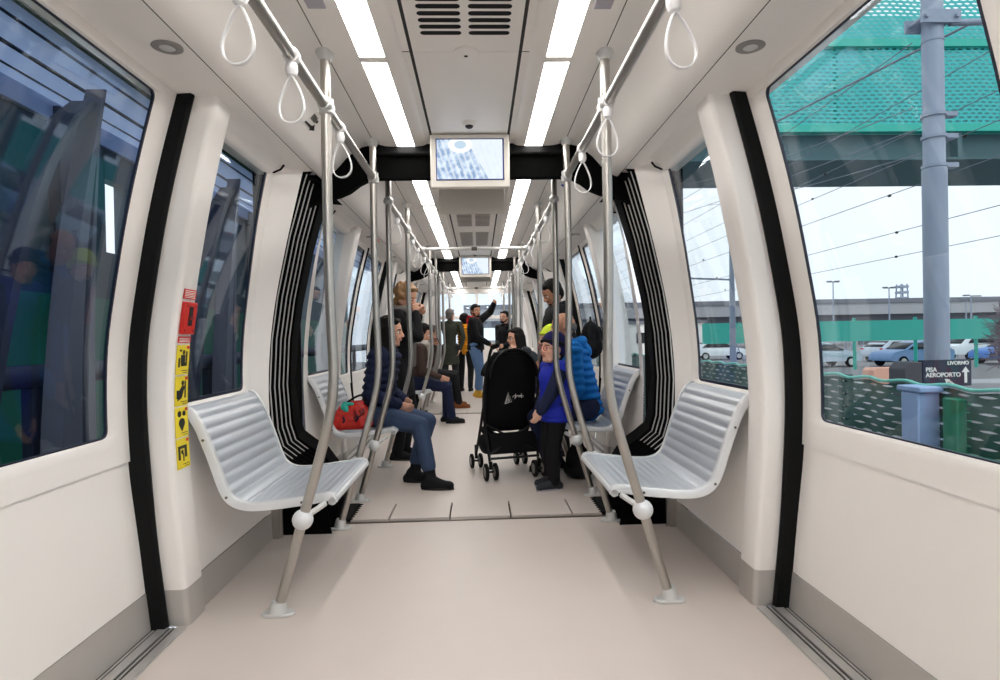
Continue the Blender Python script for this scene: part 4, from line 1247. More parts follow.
for q in (.12, .40, .42, .70, .98):
    x = -2.02 - 1.58 * q; z = 2.67 + .52 * q
    a = MB(); a.box(x - .007, x + .007, -6, 16, z - .012, z - .001); a.build('joint', 'st_navy', root, smooth=False)
a = MB(); a.box(-3.62, -3.45, -6, 16, 2.98, 3.14); a.build('gutter', mat('pale_gutter', (170, 186, 214), .5), root, smooth=False)
a = MB(); a.box(-2.02, -1.94, -6, 16, 2.66, 3.1); a.build('fascia', mat('dark_green_fascia', (10, 66, 44), .5), root, smooth=False)
a = MB(); a.tube([(-1.93, -6, 2.72), (-1.93, 16, 2.72)], .012, 6); a.build('conduit', 'silver', root)
tag(root, 'pale blue station canopy with a dark green fascia above the left windows', 'canopy')
def curve_band(f0, f1, x0, x1, zs):
    """plate whose two edges follow f0(z) and f1(z) along the platform"""
    b_ = MB(); rows = []
    for z in zs:
        rows.append([(x0, f0(z), z), (x0, f1(z), z), (x1, f1(z), z), (x1, f0(z), z), (x0, f0(z), z)])
    return b_.grid(rows)
for k, y in enumerate((-.75, 1.30, 3.35, 5.40, 7.45, 9.5)):
    root = empty('canopy_pillar', (-2.25, y, 0))
    zs = [-.02 + 2.72 * i / 16 for i in range(17)]
    lean = lambda z: .38 * max(0, z / 2.7) ** 2.2
    w_ = lambda z: .10 * (1 - max(0, z) / 2.9)
    a = curve_band(lambda z: lean(z) - w_(z), lambda z: lean(z) + w_(z), 0, -.12, zs); a.build('blade', 'st_grey', root, angle=40)
    a = curve_band(lambda z: .17 + (lean(z) - 0) * .55, lambda z: .17 + .085 * (1 - max(0, z) / 2.9) + lean(z) * .55, -.02, -.10, zs); a.build('rear_blade', 'st_grey', root, angle=40)
    zs2 = [-.02 + 2.62 * i / 16 for i in range(17)]
    arc = lambda z: .36 - .95 * (1 - (max(0, z) / 2.62) ** 1.6) ** .62
    a = curve_band(lambda z: arc(z), lambda z: arc(z) + .045 + .02 * max(0, z) / 2.6, -.03, -.16, zs2); a.build('curved_brace', 'st_navy', root, angle=40)
    if k >= 2:
        tag(root, 'grey canopy pillar outside the left windows, %s' % {2: 'seen through the big near door', 3: 'seen above the nearest left bench', 4: 'the one after the first gangway', 5: 'the farthest one'}[k], 'pillar', 'canopy pillars of the station')
    else: tag(root, 'grey curved steel canopy pillar outside on the left, %s' % ('behind the viewpoint' if k == 0 else 'beside the viewpoint'), 'pillar', 'canopy pillars of the station')
root = empty('platform_rail', (-2.45, 0, .95))
a = MB(); a.tube([(0, -6, 0), (0, 4, 0), (0, 16, 0)], .065, 12); a.build('tube', 'st_navy', root)
for i in range(8):
    a = MB(); a.box(-.03, .03, -3 + i * 2.1, -2.92 + i * 2.1, -.97, 0); a.build('post', 'st_navy', root)
tag(root, 'dark blue horizontal platform rail outside the left windows', 'rail')
# ------------------------------------------------------------------ people
def skinmat(name, rgb): return mat(name, rgb, .5, spec=.35, noise=.03, nscale=20)
M['skin'] = skinmat('skin', (216, 164, 138)); M['skin2'] = skinmat('skin_tan', (196, 142, 114)); M['skin_child'] = skinmat('skin_child', (226, 176, 152))
M['hair_dark'] = mat('hair_dark', (22, 17, 15), .7, spec=.2, noise=.3, nscale=60, bump=.4, bscale=120)
M['hair_blond'] = mat('hair_blond', (148, 110, 70), .55, noise=.3, nscale=50, bump=.5, bscale=90)
M['hair_grey'] = mat('hair_grey', (104, 96, 92), .6, noise=.3, nscale=60, bump=.3, bscale=120)
M['eye_white'] = mat('eye_white', (235, 232, 228), .2); M['iris'] = mat('iris', (40, 26, 18), .15)
M['lips'] = mat('lips', (176, 92, 84), .4)
for k, c_ in dict(navy=(26, 34, 62), blue=(10, 104, 178), royal=(36, 50, 176), black=(20, 20, 23), jeans=(58, 74, 102), jeans_light=(92, 122, 160), olive=(52, 56, 46), mustard=(228, 152, 30), redhood=(176, 38, 44), brownshoe=(126, 74, 40), tan=(206, 158, 60), wool=(128, 122, 118), lime=(206, 226, 60), darkgrey=(48, 50, 54), pattern=(66, 50, 44), cream_scarf=(206, 198, 188), navyhat=(30, 28, 84)).items():
    M[k] = mat('cloth_' + k, c_, .8, spec=.25, noise=.14, nscale=14, bump=.12, bscale=60)

def remesh(name, mb, voxel, m, parent, smooth_it=2, sub=0):
    me = bpy.data.meshes.new('tmp'); me.from_pydata(mb.v, [], mb.f)
    o = bpy.data.objects.new('tmp', me); C.objects.link(o)
    r = o.modifiers.new('r', 'REMESH'); r.mode = 'VOXEL'; r.voxel_size = voxel
    sm = o.modifiers.new('s', 'SMOOTH'); sm.iterations = smooth_it; sm.factor = .5
    bpy.context.view_layer.update()
    dg = bpy.context.evaluated_depsgraph_get()
    n = bpy.data.meshes.new_from_object(o.evaluated_get(dg)); n.name = name
    bpy.data.objects.remove(o); bpy.data.meshes.remove(me)
    n.polygons.foreach_set('use_smooth', [True] * len(n.polygons))
    n.materials.clear(); n.materials.append(M[m])
    o = bpy.data.objects.new(name, n); C.objects.link(o)
    if parent is not None: o.parent = parent
    return o

def cap(mb, a, b, ra, rb, n=12):
    a = Vector(a); b = Vector(b); d = b - a
    if d.length < 1e-5: mb.ell(a, ra, n, 8); return
    d.normalize(); path = []; rr = []
    for k in range(5):
        t = k / 4 * PI / 2; path.append(a - d * ra * math.cos(t)); rr.append(max(.0008, ra * math.sin(t)))
    for k in range(5):
        t = k / 4 * PI / 2; path.append(b + d * rb * math.sin(t)); rr.append(max(.0008, rb * math.cos(t)))
    mb.tube(path, rr, n)

def ik(a, b, l1, l2, hint):
    a = Vector(a); b = Vector(b); d = b - a; L = d.length
    L2 = min(L, (l1 + l2) * .998)
    if L > 1e-6: b = a + d / L * L2
    d = (b - a); L = d.length; dn = d.normalized()
    x = (l1 * l1 - l2 * l2 + L * L) / (2 * L); h = math.sqrt(max(0, l1 * l1 - x * x))
    hv = Vector(hint); hv = (hv - dn * hv.dot(dn)); hv = hv.normalized() if hv.length > 1e-6 else Vector((0, 0, 1))
    return a + dn * x + hv * h, b

def puff(mb, a, b, ra, rb, step=.05, amp=1.0):
    """quilted tube: overlapping fat rings"""
    a = Vector(a); b = Vector(b); L = (b - a).length; n = max(2, int(L / step))
    q = (b - a).to_track_quat('Z', 'Y').to_matrix()
    for i in range(n + 1):
        t = i / n; r = ra + (rb - ra) * t
        mb.ell(a.lerp(b, t), (r, r, step * .78), 16, 10, q)
    mb.tube([a, b], [ra * .86, rb * .86], 12)

def person(label, x, y, face, H=1.72, pose='stand', seat_h=.46, lean=0., side_lean=0., head_dir=None, head_pitch=0., handL=None, handR=None, footL=None, footR=None, group=None,
           skin='skin', hair=('short', 'hair_dark'), top='black', coat='plain', hem=.0, legs='jeans', shoes='black', hat=None, beard=False, glasses=False, scarf=None, hood=None, voxel=.0075, dz=0., sleeve=None, child=False, boots=False, fat=1.0, smile=False, extra=None, curlL=.5, curlR=.5, hip_f=0.):
    k = H / 1.72
    root = empty('person', (x, y, dz))
    F = Vector((math.cos(face), math.sin(face), 0)); Lf = Vector((-math.sin(face), math.cos(face), 0)); U = Vector((0, 0, 1))
    W = lambda f, l, u: F * f + Lf * l + U * u
    hs = 1.06 if not child else 1.50
    if pose == 'stand': P = W(hip_f, 0, .53 * H)
    else: P = W(0, 0, seat_h + .085 * k)
    S_ = (F * math.sin(lean) + Lf * math.sin(side_lean) + U * math.cos(lean)).normalized()   # spine direction
    chest = P + S_ * .20 * H; neck = P + S_ * .295 * H; shc = P + S_ * .275 * H
    hd = head_dir if head_dir is not None else face
    HF0 = Vector((math.cos(hd), math.sin(hd), 0)); HL = Vector((-math.sin(hd), math.cos(hd), 0))
    HF = HF0 * math.cos(head_pitch) - U * math.sin(head_pitch); HU = HF.cross(HL).normalized()
    if HU.z < 0: HU = -HU
    hk = k * hs * (1.0 if not child else 1.0)
    HC = neck + S_ * .045 * H + U * .072 * hk + HF0 * (.025 * hk + .06 * max(0, math.sin(lean)) * k) + U * (.0)
    hp = lambda f, l, u: HC + (HF * f + HL * l + HU * u) * hk
    RH = Matrix((HF, HL, HU)).transposed()
    sw = .115 * H * (1 if not child else .95); hw = .055 * H
    shL, shR = shc + Lf * sw, shc - Lf * sw
    ua, fa = .175 * H, .148 * H
    hL = root_l = (P + W(.12, sw / 1 + .02, .02)) if handL is None else Vector(handL) - Vector((x, y, dz))
    hR = (P + W(.12, -sw - .02, .02)) if handR is None else Vector(handR) - Vector((x, y, dz))
    elL, hL = ik(shL, hL, ua, fa, W(-.6, .5, -.7)); elR, hR = ik(shR, hR, ua, fa, W(-.6, -.5, -.7))
    th, sh = .245 * H, .245 * H
    kneeh = W(1, 0, .35)
    ank = .045 * H
    if footL is None: fL = W(.0 + (.0 if pose == 'stand' else .42), hw * 1.1, ank)
    else: fL = Vector(footL) - Vector((x, y, dz)) + U * ank
    if footR is None: fR = W(.0 + (.0 if pose == 'stand' else .42), -hw * 1.1, ank)
    else: fR = Vector(footR) - Vector((x, y, dz)) + U * ank
    hpL, hpR = P + Lf * hw, P - Lf * hw
    knL, fL = ik(hpL, fL, th, sh, kneeh + Lf * .1); knR, fR = ik(hpR, fR, th, sh, kneeh - Lf * .1)
    toe = lambda an: an + F * .085 * k + U * (-.020 * k)
    RT = Matrix((F, Lf, S_)).transposed()
    # ---- continuous body
    b = MB()
    b.ell(P + S_ * .02, (.085 * k, .13 * k, .10 * k), 16, 10, RT); b.ell(chest, (.085 * k, .13 * k, .15 * k), 16, 10, RT)
    cap(b, P, chest, .09 * k, .09 * k); cap(b, shL, shR, .048 * k, .048 * k); cap(b, shc, HC - HU * .02 * hk, .056 * k, .050 * k)
    for s_, e_, h_ in ((shL, elL, hL), (shR, elR, hR)): cap(b, s_, e_, .040 * k, .034 * k); cap(b, e_, h_, .034 * k, .023 * k)
    for h_, n_, f_ in ((hpL, knL, fL), (hpR, knR, fR)):
        cap(b, h_, n_, .066 * k, .045 * k); cap(b, n_, f_, .044 * k, .032 * k); cap(b, f_ - U * .022 * k - F * .01 * k, toe(f_) - U * .006 * k, .022 * k, .014 * k)
    # head
    b.ell(hp(-.012, 0, .022), tuple(q * hk for q in (.094, .073, .092)), 20, 14, RH)
    b.ell(hp(.016, 0, -.045), tuple(q * hk for q in (.066, .056, .062)), 18, 12, RH)
    b.ell(hp(.056, 0, -.088), tuple(q * hk for q in (.024, .026, .018)), 12, 8, RH)
    for s_ in (-1, 1):
        cap(b, hp(-.02, s_ * .052, -.055), hp(.045, s_ * .030, -.085), .020 * hk, .018 * hk)
        b.ell(hp(.052, s_ * .036, -.026), tuple(q * hk for q in (.022, .022, .022)), 10, 8, RH)
        b.ell(hp(-.008, s_ * .075, -.008), tuple(q * hk for q in (.017, .008, .029)), 10, 8, RH)
        cap(b, hp(.074, s_ * .014, .022), hp(.064, s_ * .044, .020), .010 * hk, .009 * hk)
    cap(b, hp(.080, 0, .012), hp(.098, 0, -.020), .009 * hk, .013 * hk); b.ell(hp(.088, 0, -.026), tuple(q * hk for q in (.013, .017, .009)), 10, 8, RH)
    cap(b, hp(.074, -.012, -.052), hp(.074, .012, -.052), .010 * hk, .010 * hk)
    # hands
    for s_, e_, h_, curl in ((1, elL, hL, curlL), (-1, elR, hR, curlR)):
        d = (h_ - e_).normalized(); pn = (Lf * -s_); pn = (pn - d * pn.dot(d)).normalized() if abs(pn.dot(d)) < .95 else U
        ac = d.cross(pn).normalized() * s_   # across the palm
        hk2 = k * (1.0 if not child else 1.1)
        pc = h_ + d * .045 * hk2
        b.ell(pc, tuple(q * hk2 for q in (.044, .038, .015)), 14, 8, Matrix((d, ac, pn)).transposed())
        for fi, (off, ln) in enumerate(((-.029, .058), (-.010, .070), (.010, .074), (.028, .066))):
            p0 = h_ + d * .075 * hk2 + ac * off * hk2; dirn = d; p = p0
            for j, seg in enumerate((.44, .32, .24)):
                ang = curl * (.5 + .45 * j + .05 * fi)
                dj = (d * math.cos(ang) + pn * math.sin(ang)).normalized()
                q = p + dj * ln * seg * hk2 * 1.15; cap(b, p, q, (.0088 - .0008 * j) * hk2, (.0082 - .0008 * j) * hk2, 8); p = q
        t0 = h_ + d * .025 * hk2 + ac * .028 * hk2; t1 = t0 + (d * .6 + ac * .55 + pn * .4).normalized() * .034 * hk2; t2 = t1 + (d * .85 + ac * .1 + pn * .5).normalized() * .028 * hk2
        cap(b, t0, t1, .012 * hk2, .010 * hk2, 8); cap(b, t1, t2, .010 * hk2, .008 * hk2, 8)
    body = remesh('body', b, min(voxel, .0065 if voxel < .009 else voxel), skin, root, 1)
    # ---- face details
    for s_ in (-1, 1):
        e = MB(); e.ell(hp(.0675, s_ * .031, .002), (.0115 * hk, .0125 * hk, .0085 * hk), 12, 8); eo = e.build('eye', 'eye_white', root)
        e = MB(); e.ell(hp(.0745, s_ * .031, .002), .0062 * hk, 10, 8); e.build('iris', 'iris', eo)
        e = MB(); cap(e, hp(.082, s_ * .018, .026), hp(.070, s_ * .050, .024), .0042 * hk, .003 * hk, 8); e.build('eyebrow', hair[1], root)
    e = MB(); cap(e, hp(.0815, -.019, -.050 + (.003 if smile else 0)), hp(.086, 0, -.053), .0045 * hk, .006 * hk, 8); cap(e, hp(.0815, .019, -.050 + (.003 if smile else 0)), hp(.086, 0, -.053), .0045 * hk, .006 * hk, 8); e.build('lips', 'lips', root)
    # ---- hair
    h = MB(); kind = hair[0]
    if kind in ('short', 'long', 'bun', 'curly'):
        h.ell(hp(-.030, 0, .040), tuple(q * hk for q in (.092, .081, .090)), 20, 14, RH); cap(h, hp(.040, -.035, .088), hp(.040, .035, .088), .024 * hk, .024 * hk)
        h.ell(hp(-.045, 0, -.02), tuple(q * hk for q in (.066, .074, .075)), 18, 12, RH)
        for s_ in (-1, 1): cap(h, hp(.015, s_ * .071, .03), hp(.008, s_ * .073, -.008), .012 * hk, .008 * hk)
    if kind == 'long':
        for s_ in (-1, 1):
            for q in (-.07, -.04, -.01, .015): cap(h, hp(q, s_ * .066, .03), hp(q - .01, s_ * .074, -.15), .026 * hk, .026 * hk)
        cap(h, hp(-.09, 0, .0), hp(-.085, 0, -.18), .050 * hk, .050 * hk)
        cap(h, hp(.05, -.045, .085), hp(.03, .045, .085), .022 * hk, .022 * hk)
    if kind == 'bun':
        h.ell(hp(-.10, 0, .03), .050 * hk); cap(h, hp(-.05, .05, -.02), hp(-.08, .05, -.12), .03 * hk, .024 * hk); cap(h, hp(-.05, -.05, -.02), hp(-.08, -.05, -.12), .03 * hk, .024 * hk)
        rnd = random.Random(9)
        for i in range(34):
            th_ = rnd.uniform(.9, 2 * PI - .9); ph_ = rnd.uniform(-.5, 1.5)
            h.ell(hp(-.03 + .10 * math.cos(th_) * math.cos(ph_), .088 * math.sin(th_) * math.cos(ph_), .03 + .095 * math.sin(ph_)), rnd.uniform(.016, .032) * hk, 8, 6)
    if kind == 'curly':
        rnd = random.Random(5)
        for i in range(26):
            th_ = rnd.uniform(0, 2 * PI); ph_ = rnd.uniform(-.4, 1.4)
            h.ell(hp(-.035 + .085 * math.cos(th_) * math.cos(ph_) * .8 - .01, .085 * math.sin(th_) * math.cos(ph_), .02 + .09 * math.sin(ph_)) if math.cos(th_) < .4 else hp(-.03, .07 * math.sin(th_), .09), .034 * hk, 10, 8)
    if kind == 'bald':
        for s_ in (-1, 1): h.ell(hp(-.030, s_ * .052, .004), tuple(q * hk for q in (.052, .030, .040)), 14, 10, RH)
        h.ell(hp(-.072, 0, -.002), tuple(q * hk for q in (.040, .060, .045)), 14, 10, RH)
    if hat:
        h = MB(); h.ell(hp(-.045, 0, -.02), tuple(q * hk for q in (.068, .076, .075)), 18, 12, RH)
    remesh('hair', h, .008, hair[1], root, 2)
    if beard:
        e = MB(); e.ell(hp(.050, 0, -.080), tuple(q * hk for q in (.036, .040, .026)), 14, 10, RH)
        for s_ in (-1, 1): cap(e, hp(.045, s_ * .040, -.072), hp(.0, s_ * .064, -.03), .016 * hk, .010 * hk)
        cap(e, hp(.084, -.020, -.041), hp(.084, .020, -.041), .006 * hk, .006 * hk)
        remesh('beard', e, .006, hair[1], root, 1)
    if glasses:
        e = MB()
        for s_ in (-1, 1):
            pts = [hp(.092, s_ * .032 + .023 * math.cos(t), .001 + .017 * math.sin(t)) for t in [2 * PI * q / 16 for q in range(17)]]
            e.tube(pts, .0019 * hk, 6); e.tube([hp(.090, s_ * .055, .003), hp(.0, s_ * .080, .002)], .0017 * hk, 6)
        e.tube([hp(.093, -.009, .003), hp(.093, .009, .003)], .0018 * hk, 6); e.build('glasses', 'redhood' if glasses == 'red' else 'ink', root)
    if hat:
        hm, style = hat[:2]
        e = MB(); e.ell(hp(-.026, 0, .052), tuple(q * hk for q in (.104, .090, .092)), 22, 14, RH)
        e.ell(hp(-.048, 0, -.005), tuple(q * hk for q in (.076, .086, .065)), 18, 12, RH)
        if style == 'slouch': e.ell(hp(-.07, 0, .05), tuple(q * hk for q in (.085, .085, .075)), 16, 10, RH)
        ho = remesh('hat', e, .008, hm, root, 2)
        e = MB(); pts = [hp(-.022 + .102 * math.cos(t), .090 * math.sin(t), .040 + .022 * math.cos(t)) for t in [2 * PI * q / 28 for q in range(29)]]
        e.tube(pts, .012 * hk, 8); e.build('hat_brim', hat[2] if len(hat) > 2 else hm, ho)
    # ---- jacket
    j = MB(); f = fat * k; sl = sleeve or top
    if coat == 'puffer':
        n = 8
        cap(j, P, chest, .118 * f, .125 * f)
        for i in range(n + 1):
            t = i / n; c_ = P.lerp(shc, t) + S_ * (-.01 + hem * (1 - t) * -1)
            wv = (.150 + .030 * math.sin(t * PI * .8)) * f; j.ell(c_, ((.128 + .008 * t) * f, wv, .046 * H / 1.72), 22, 10, RT)
        puff(j, shL * .8 + shR * .2, shL, .075 * f, .070 * f, .05); puff(j, shR * .8 + shL * .2, shR, .075 * f, .070 * f, .05)
    else:
        j.ell(P + S_ * (.0 - hem * .3), (.125 * f, .158 * f, .11 * k), 18, 12, RT); j.ell(chest + S_ * .01, (.118 * f, .172 * f, .17 * k), 20, 12, RT)
        cap(j, P, chest, .12 * f, .125 * f); cap(j, shL, shR, .066 * f, .066 * f)
        nh = int((hem + .05 * k) / .03) + 1
        for i in range(nh + 1): j.ell(P - U * (.03 * i) + S_ * .03 * k, ((.128 + .004 * i * hem) * f, (.162 + .01 * hem * i) * f, .032), 20, 8, Matrix((F, Lf, U)).transposed())
    cap(j, shc, neck + S_ * .012 * H, .072 * k, .062 * k)
    jk = remesh('coat', j, max(.008, voxel), top, root, 2 if coat == 'puffer' else 4)
    s2 = MB()
    for a_, e_, h_ in ((shL, elL, hL), (shR, elR, hR)):
        hh = h_ - (h_ - e_).normalized() * .015
        if coat == 'puffer': puff(s2, a_, e_, .068 * f, .060 * f, .052 * k + .005); puff(s2, e_, hh, .060 * f, .046 * f, .05 * k + .005)
        else: cap(s2, a_, e_, .064 * f, .054 * f); cap(s2, e_, hh, .054 * f, .040 * f)
    remesh('sleeves', s2, max(.008, voxel), sl, root, 2 if coat == 'puffer' else 4)
    if hood:
        e = MB(); pts = [neck + (F * (.085 * math.cos(t) - .03) + Lf * .095 * math.sin(t)) * k + S_ * (.02 - .03 * math.cos(t)) * k for t in [PI * .25 + 1.5 * PI * q / 14 for q in range(15)]]
        for p_, q_ in zip(pts, pts[1:]): cap(e, p_, q_, .040 * k, .040 * k)
        e.ell(neck - F * .11 * k - S_ * .03 * k, (.06 * k, .10 * k, .07 * k), 14, 10, RT); remesh('hood', e, .009, hood, root, 3)
    else:
        e = MB(); pts = [neck + (F * .068 * math.cos(t) + Lf * .072 * math.sin(t)) * k + S_ * .018 * k for t in [2 * PI * q / 14 for q in range(15)]]
        for p_, q_ in zip(pts, pts[1:]): cap(e, p_, q_, .020 * k, .020 * k)
        remesh('collar', e, .008, top, root, 2)
    if scarf:
        e = MB(); pts = [neck + (F * .075 * math.cos(t) + Lf * .085 * math.sin(t)) * k + S_ * .025 * k for t in [2 * PI * q / 14 for q in range(15)]]
        for p_, q_ in zip(pts, pts[1:]): cap(e, p_, q_, .042 * k, .042 * k)
        cap(e, neck + F * .09 * k, P + F * .13 * k + Lf * .03, .040 * k, .030 * k); remesh('scarf', e, .009, scarf, root, 1)
    # ---- trousers and shoes
    t_ = MB(); t_.ell(P, (.118 * k, .150 * k, .10 * k), 16, 10, RT if pose == 'stand' else Matrix((F, Lf, U)).transposed())
    for h_, n_, f_ in ((hpL, knL, fL), (hpR, knR, fR)):
        lf = k * (.5 + .5 * fat) * 1.06; cap(t_, h_, n_, .090 * lf, .068 * lf); e_ = f_ + (n_ - f_).normalized() * (.10 * k if boots else .015 * k); cap(t_, n_, e_, .067 * lf, .054 * lf)
    remesh('trousers', t_, max(.008, voxel), legs, root, 4)
    k = k * (1.3 if child else 1.0)
    for f_, n_ in ((fL, knL), (fR, knR)):
        e = MB(); g0 = Vector((f_.x, f_.y, f_.z - ank + .030 * k)); 
        cap(e, g0 - F * .045 * k, g0 + F * .075 * k + U * .006, .042 * k, .042 * k); cap(e, g0 + F * .05 * k + U * .004, g0 + F * .140 * k, .042 * k, .034 * k)
        cap(e, g0 - F * .035 * k, g0 - F * .015 * k + U * .05 * k, .042 * k, .040 * k); cap(e, g0 - F * .01 * k + U * .05 * k, g0 + F * .07 * k + U * .012, .036 * k, .036 * k)
        if boots: cap(e, g0 + F * .005 * k, f_ + (n_ - f_).normalized() * .11 * k, .040 * k, .050 * k)
        so = remesh('shoe', e, .008, shoes, root, 2)
        # flatten onto the floor with a sole
        mnz = g0.z - .030 * k
        for v in so.data.vertices:
            if v.co.z < mnz + .006: v.co.z = mnz + .006
        e = MB(); pts = []
        for q in range(24):
            t = 2 * PI * q / 24; c_ = math.cos(t); r_ = .040 if c_ < 0 else .042 - .006 * c_
            pts.append(g0 + F * (.046 + .128 * c_) * k + Lf * r_ * math.sin(t) * k); pts[-1].z = mnz
        e.prism(pts, (0, 0, .014 * k)); e.build('sole', 'grey_sensor' if child else 'ink' if shoes not in ('tan', 'brownshoe') else shoes, so)
    k = k / (1.3 if child else 1.0)
    if extra: extra(dict(root=root, hp=hp, P=P, F=F, L=Lf, S=S_, shc=shc, hL=hL, hR=hR, k=k, chest=chest, RT=RT, neck=neck))
    tag(root, label, 'person', group)
    return root
D = math.radians

# woman in navy on the left bench
def ex_woman(d):
    pass
person('woman in navy padded jacket, jeans and black ankle boots sitting on the left bench', -.80, 4.70, D(-8), 1.68, 'sit', .455, lean=D(10), head_dir=D(-10), head_pitch=D(6),
       handL=(-.58, 4.74, .63), handR=(-.60, 4.58, .61), footL=(-.50, 4.60, 0), footR=(-.34, 4.36, 0), hair=('long', 'hair_dark'), top='navy', coat='puffer', legs='jeans', shoes='black', boots=True, smile=True, fat=1.05, hem=.02)
# standing blonde behind her
person('standing woman with blond pinned-up hair, dark coat and grey scarf looking down at her hands', -.72, 5.55, D(-12), 1.66, lean=D(6), head_dir=D(-25), head_pitch=D(28), handL=(-.52, 5.50, 1.34), handR=(-.54, 5.38, 1.36),
       hair=('bun', 'hair_blond'), top='black', hem=.25, legs='black', scarf='wool', curlL=1.2, curlR=1.2)
# seated with a phone
def ex_phone(d):
    m = MB(); c_ = d['root'].location; m.box(-.004, .004, -.036, .036, -.07, .07); o = m.build('mobile_phone', 'dark_plastic', bevel=.003)
    o.location = (c_.x + d['hL'].x + .06, c_.y + d['hL'].y - .06, c_.z + d['hL'].z + .07); o.rotation_euler = (0, D(-25), 0)
    tag(o, 'dark mobile phone held up by the seated person behind the woman in navy', 'phone')
person('seated person in a brown patterned coat holding up a phone, behind the woman in navy', -.82, 7.78, D(0), 1.70, 'sit', .455, lean=D(10), head_dir=D(-10), head_pitch=D(22), handL=(-.56, 7.80, 1.02), handR=(-.48, 7.60, .62),
       footL=(-.42, 7.88, 0), footR=(-.34, 7.70, 0), hair=('short', 'hair_dark'), top='pattern', legs='navy', shoes='black', scarf='cream_scarf', voxel=.009, extra=ex_phone, curlL=1.1)
person('seated person in black trousers and brown leather shoes on the far left bench', -.80, 9.62, D(0), 1.75, 'sit', .455, lean=D(6), footL=(-.36, 9.72, 0), footR=(-.30, 9.36, 0), hair=('short', 'hair_grey'), top='wool', legs='black', shoes='brownshoe', voxel=.011)
person('man in a long dark olive coat standing with his back turned near the far end', -.56, 12.1, D(100), 1.74, hair=('short', 'hair_grey'), top='olive', hem=.30, legs='darkgrey', shoes='black', voxel=.011, head_dir=D(60), handR=(-.36, 12.02, .88))
person('woman with dark curly hair in a mustard yellow jacket, her back turned', -.26, 12.3, D(75), 1.64, hair=('curly', 'hair_dark'), top='mustard', coat='puffer', legs='black', shoes='black', voxel=.011)
person('bearded man in black jacket with red hood, jeans and tan boots, one arm raised', -.03, 11.0, D(-15), 1.76, hair=('short', 'hair_dark'), top='black', legs='jeans_light', shoes='tan', boots=True, beard=True, hood='redhood', head_dir=D(-55), head_pitch=D(6),
       handL=(.33, 11.05, 1.76), handR=(.22, 10.85, 1.0), footL=(-.02, 11.15, 0), footR=(.02, 10.92, 0), voxel=.009, curlL=1.3, fat=1.25, skin='skin2')
def ex_none(d): pass
person('standing man with short dark hair in a dark zipped jacket behind the pushchair', .50, 10.4, D(-140), 1.60, hair=('short', 'hair_dark'), top='black', legs='black', shoes='black', beard=True, voxel=.011, handR=(.34, 10.2, .95), handL=(.46, 10.12, .98), head_dir=D(-125))
person('woman with glasses and dark hair leaning forward behind the pushchair hood', .84, 7.35, D(185), 1.70, 'sit', .455, lean=D(32), head_dir=D(205), head_pitch=D(6), hair=('long', 'hair_dark'), top='darkgrey', legs='black', shoes='black', glasses=True, voxel=.008, handL=(.46, 7.2, .92), handR=(.52, 7.34, 1.0), curlL=1, curlR=1)
# tall man at the right, looking down
def ex_pack(d):
    pass
person('tall dark-haired man in a black hooded jacket standing on the right, looking down', .80, 5.55, D(184), 1.67, lean=D(4), head_dir=D(195), head_pitch=D(34), hair=('short', 'hair_dark'), top='black', legs='black', shoes='black', hood='black', beard=True, fat=1.2, skin='skin2', curlL=1.2)
m = MB(); m.ell((0, 0, 0), (.09, .12, .15), 20, 14); m.ell((0, 0, -.08), (.11, .13, .12), 18, 12); m.ell((-.08, 0, -.06), (.05, .10, .09), 14, 10); m.ell((.07, .02, .02), (.05, .05, .09), 12, 8); m.tube([(0, -.04, .12), (0, -.02, .19), (0, .02, .19), (0, .04, .12)], .010, 8)
o = remesh('backpack', m, .01, 'black', None, 3); o.location = (1.06, 5.36, 1.10); tag(o, 'bulging black backpack behind the tall man, above the blue jacket', 'backpack')
# balding man in the blue puffer on the right bench
person('balding man with grey temples in a bright blue quilted jacket sitting on the right bench', .90, 4.78, D(178), 1.72, 'sit', .455, lean=D(14), head_dir=D(188), head_pitch=D(10), hair=('bald', 'hair_grey'), top='blue', coat='puffer', hood='blue', legs='navy', shoes='black', skin='skin2', fat=1.12,
       handL=(.60, 4.72, .66), handR=(.62, 4.90, .70), footL=(.60, 4.84, 0), footR=(.66, 5.02, 0), hem=.02)
# child with lime cap behind the boy
person('small child in a lime yellow beanie mostly hidden behind the boy in blue', .66, 4.98, D(200), 1.16, hair=('short', 'hair_dark'), hat=('lime', 'plain'), top='navy', legs='navy', shoes='black', child=True, skin='skin_child')
# boy
def ex_boy(d):
    root, P, F, L, S_, k = d['root'], d['P'], d['F'], d['L'], d['S'], d['k']
person('boy with dark beanie, glasses and blue jacket with dark sleeves standing by the pushchair', .585, 4.30, D(200), 1.10, hair=('short', 'hair_dark'), hat=('navyhat', 'plain', 'black'), top='royal', sleeve='navy', legs='black', shoes='darkgrey', glasses='red', child=True, skin='skin_child', head_dir=D(214), head_pitch=D(-4),
       handL=(.44, 4.15, .55), handR=(.46, 4.32, .58), hem=.035, fat=1.45, voxel=.0065, footL=(.56, 4.26, 0), footR=(.56, 4.40, 0), curlL=.9)

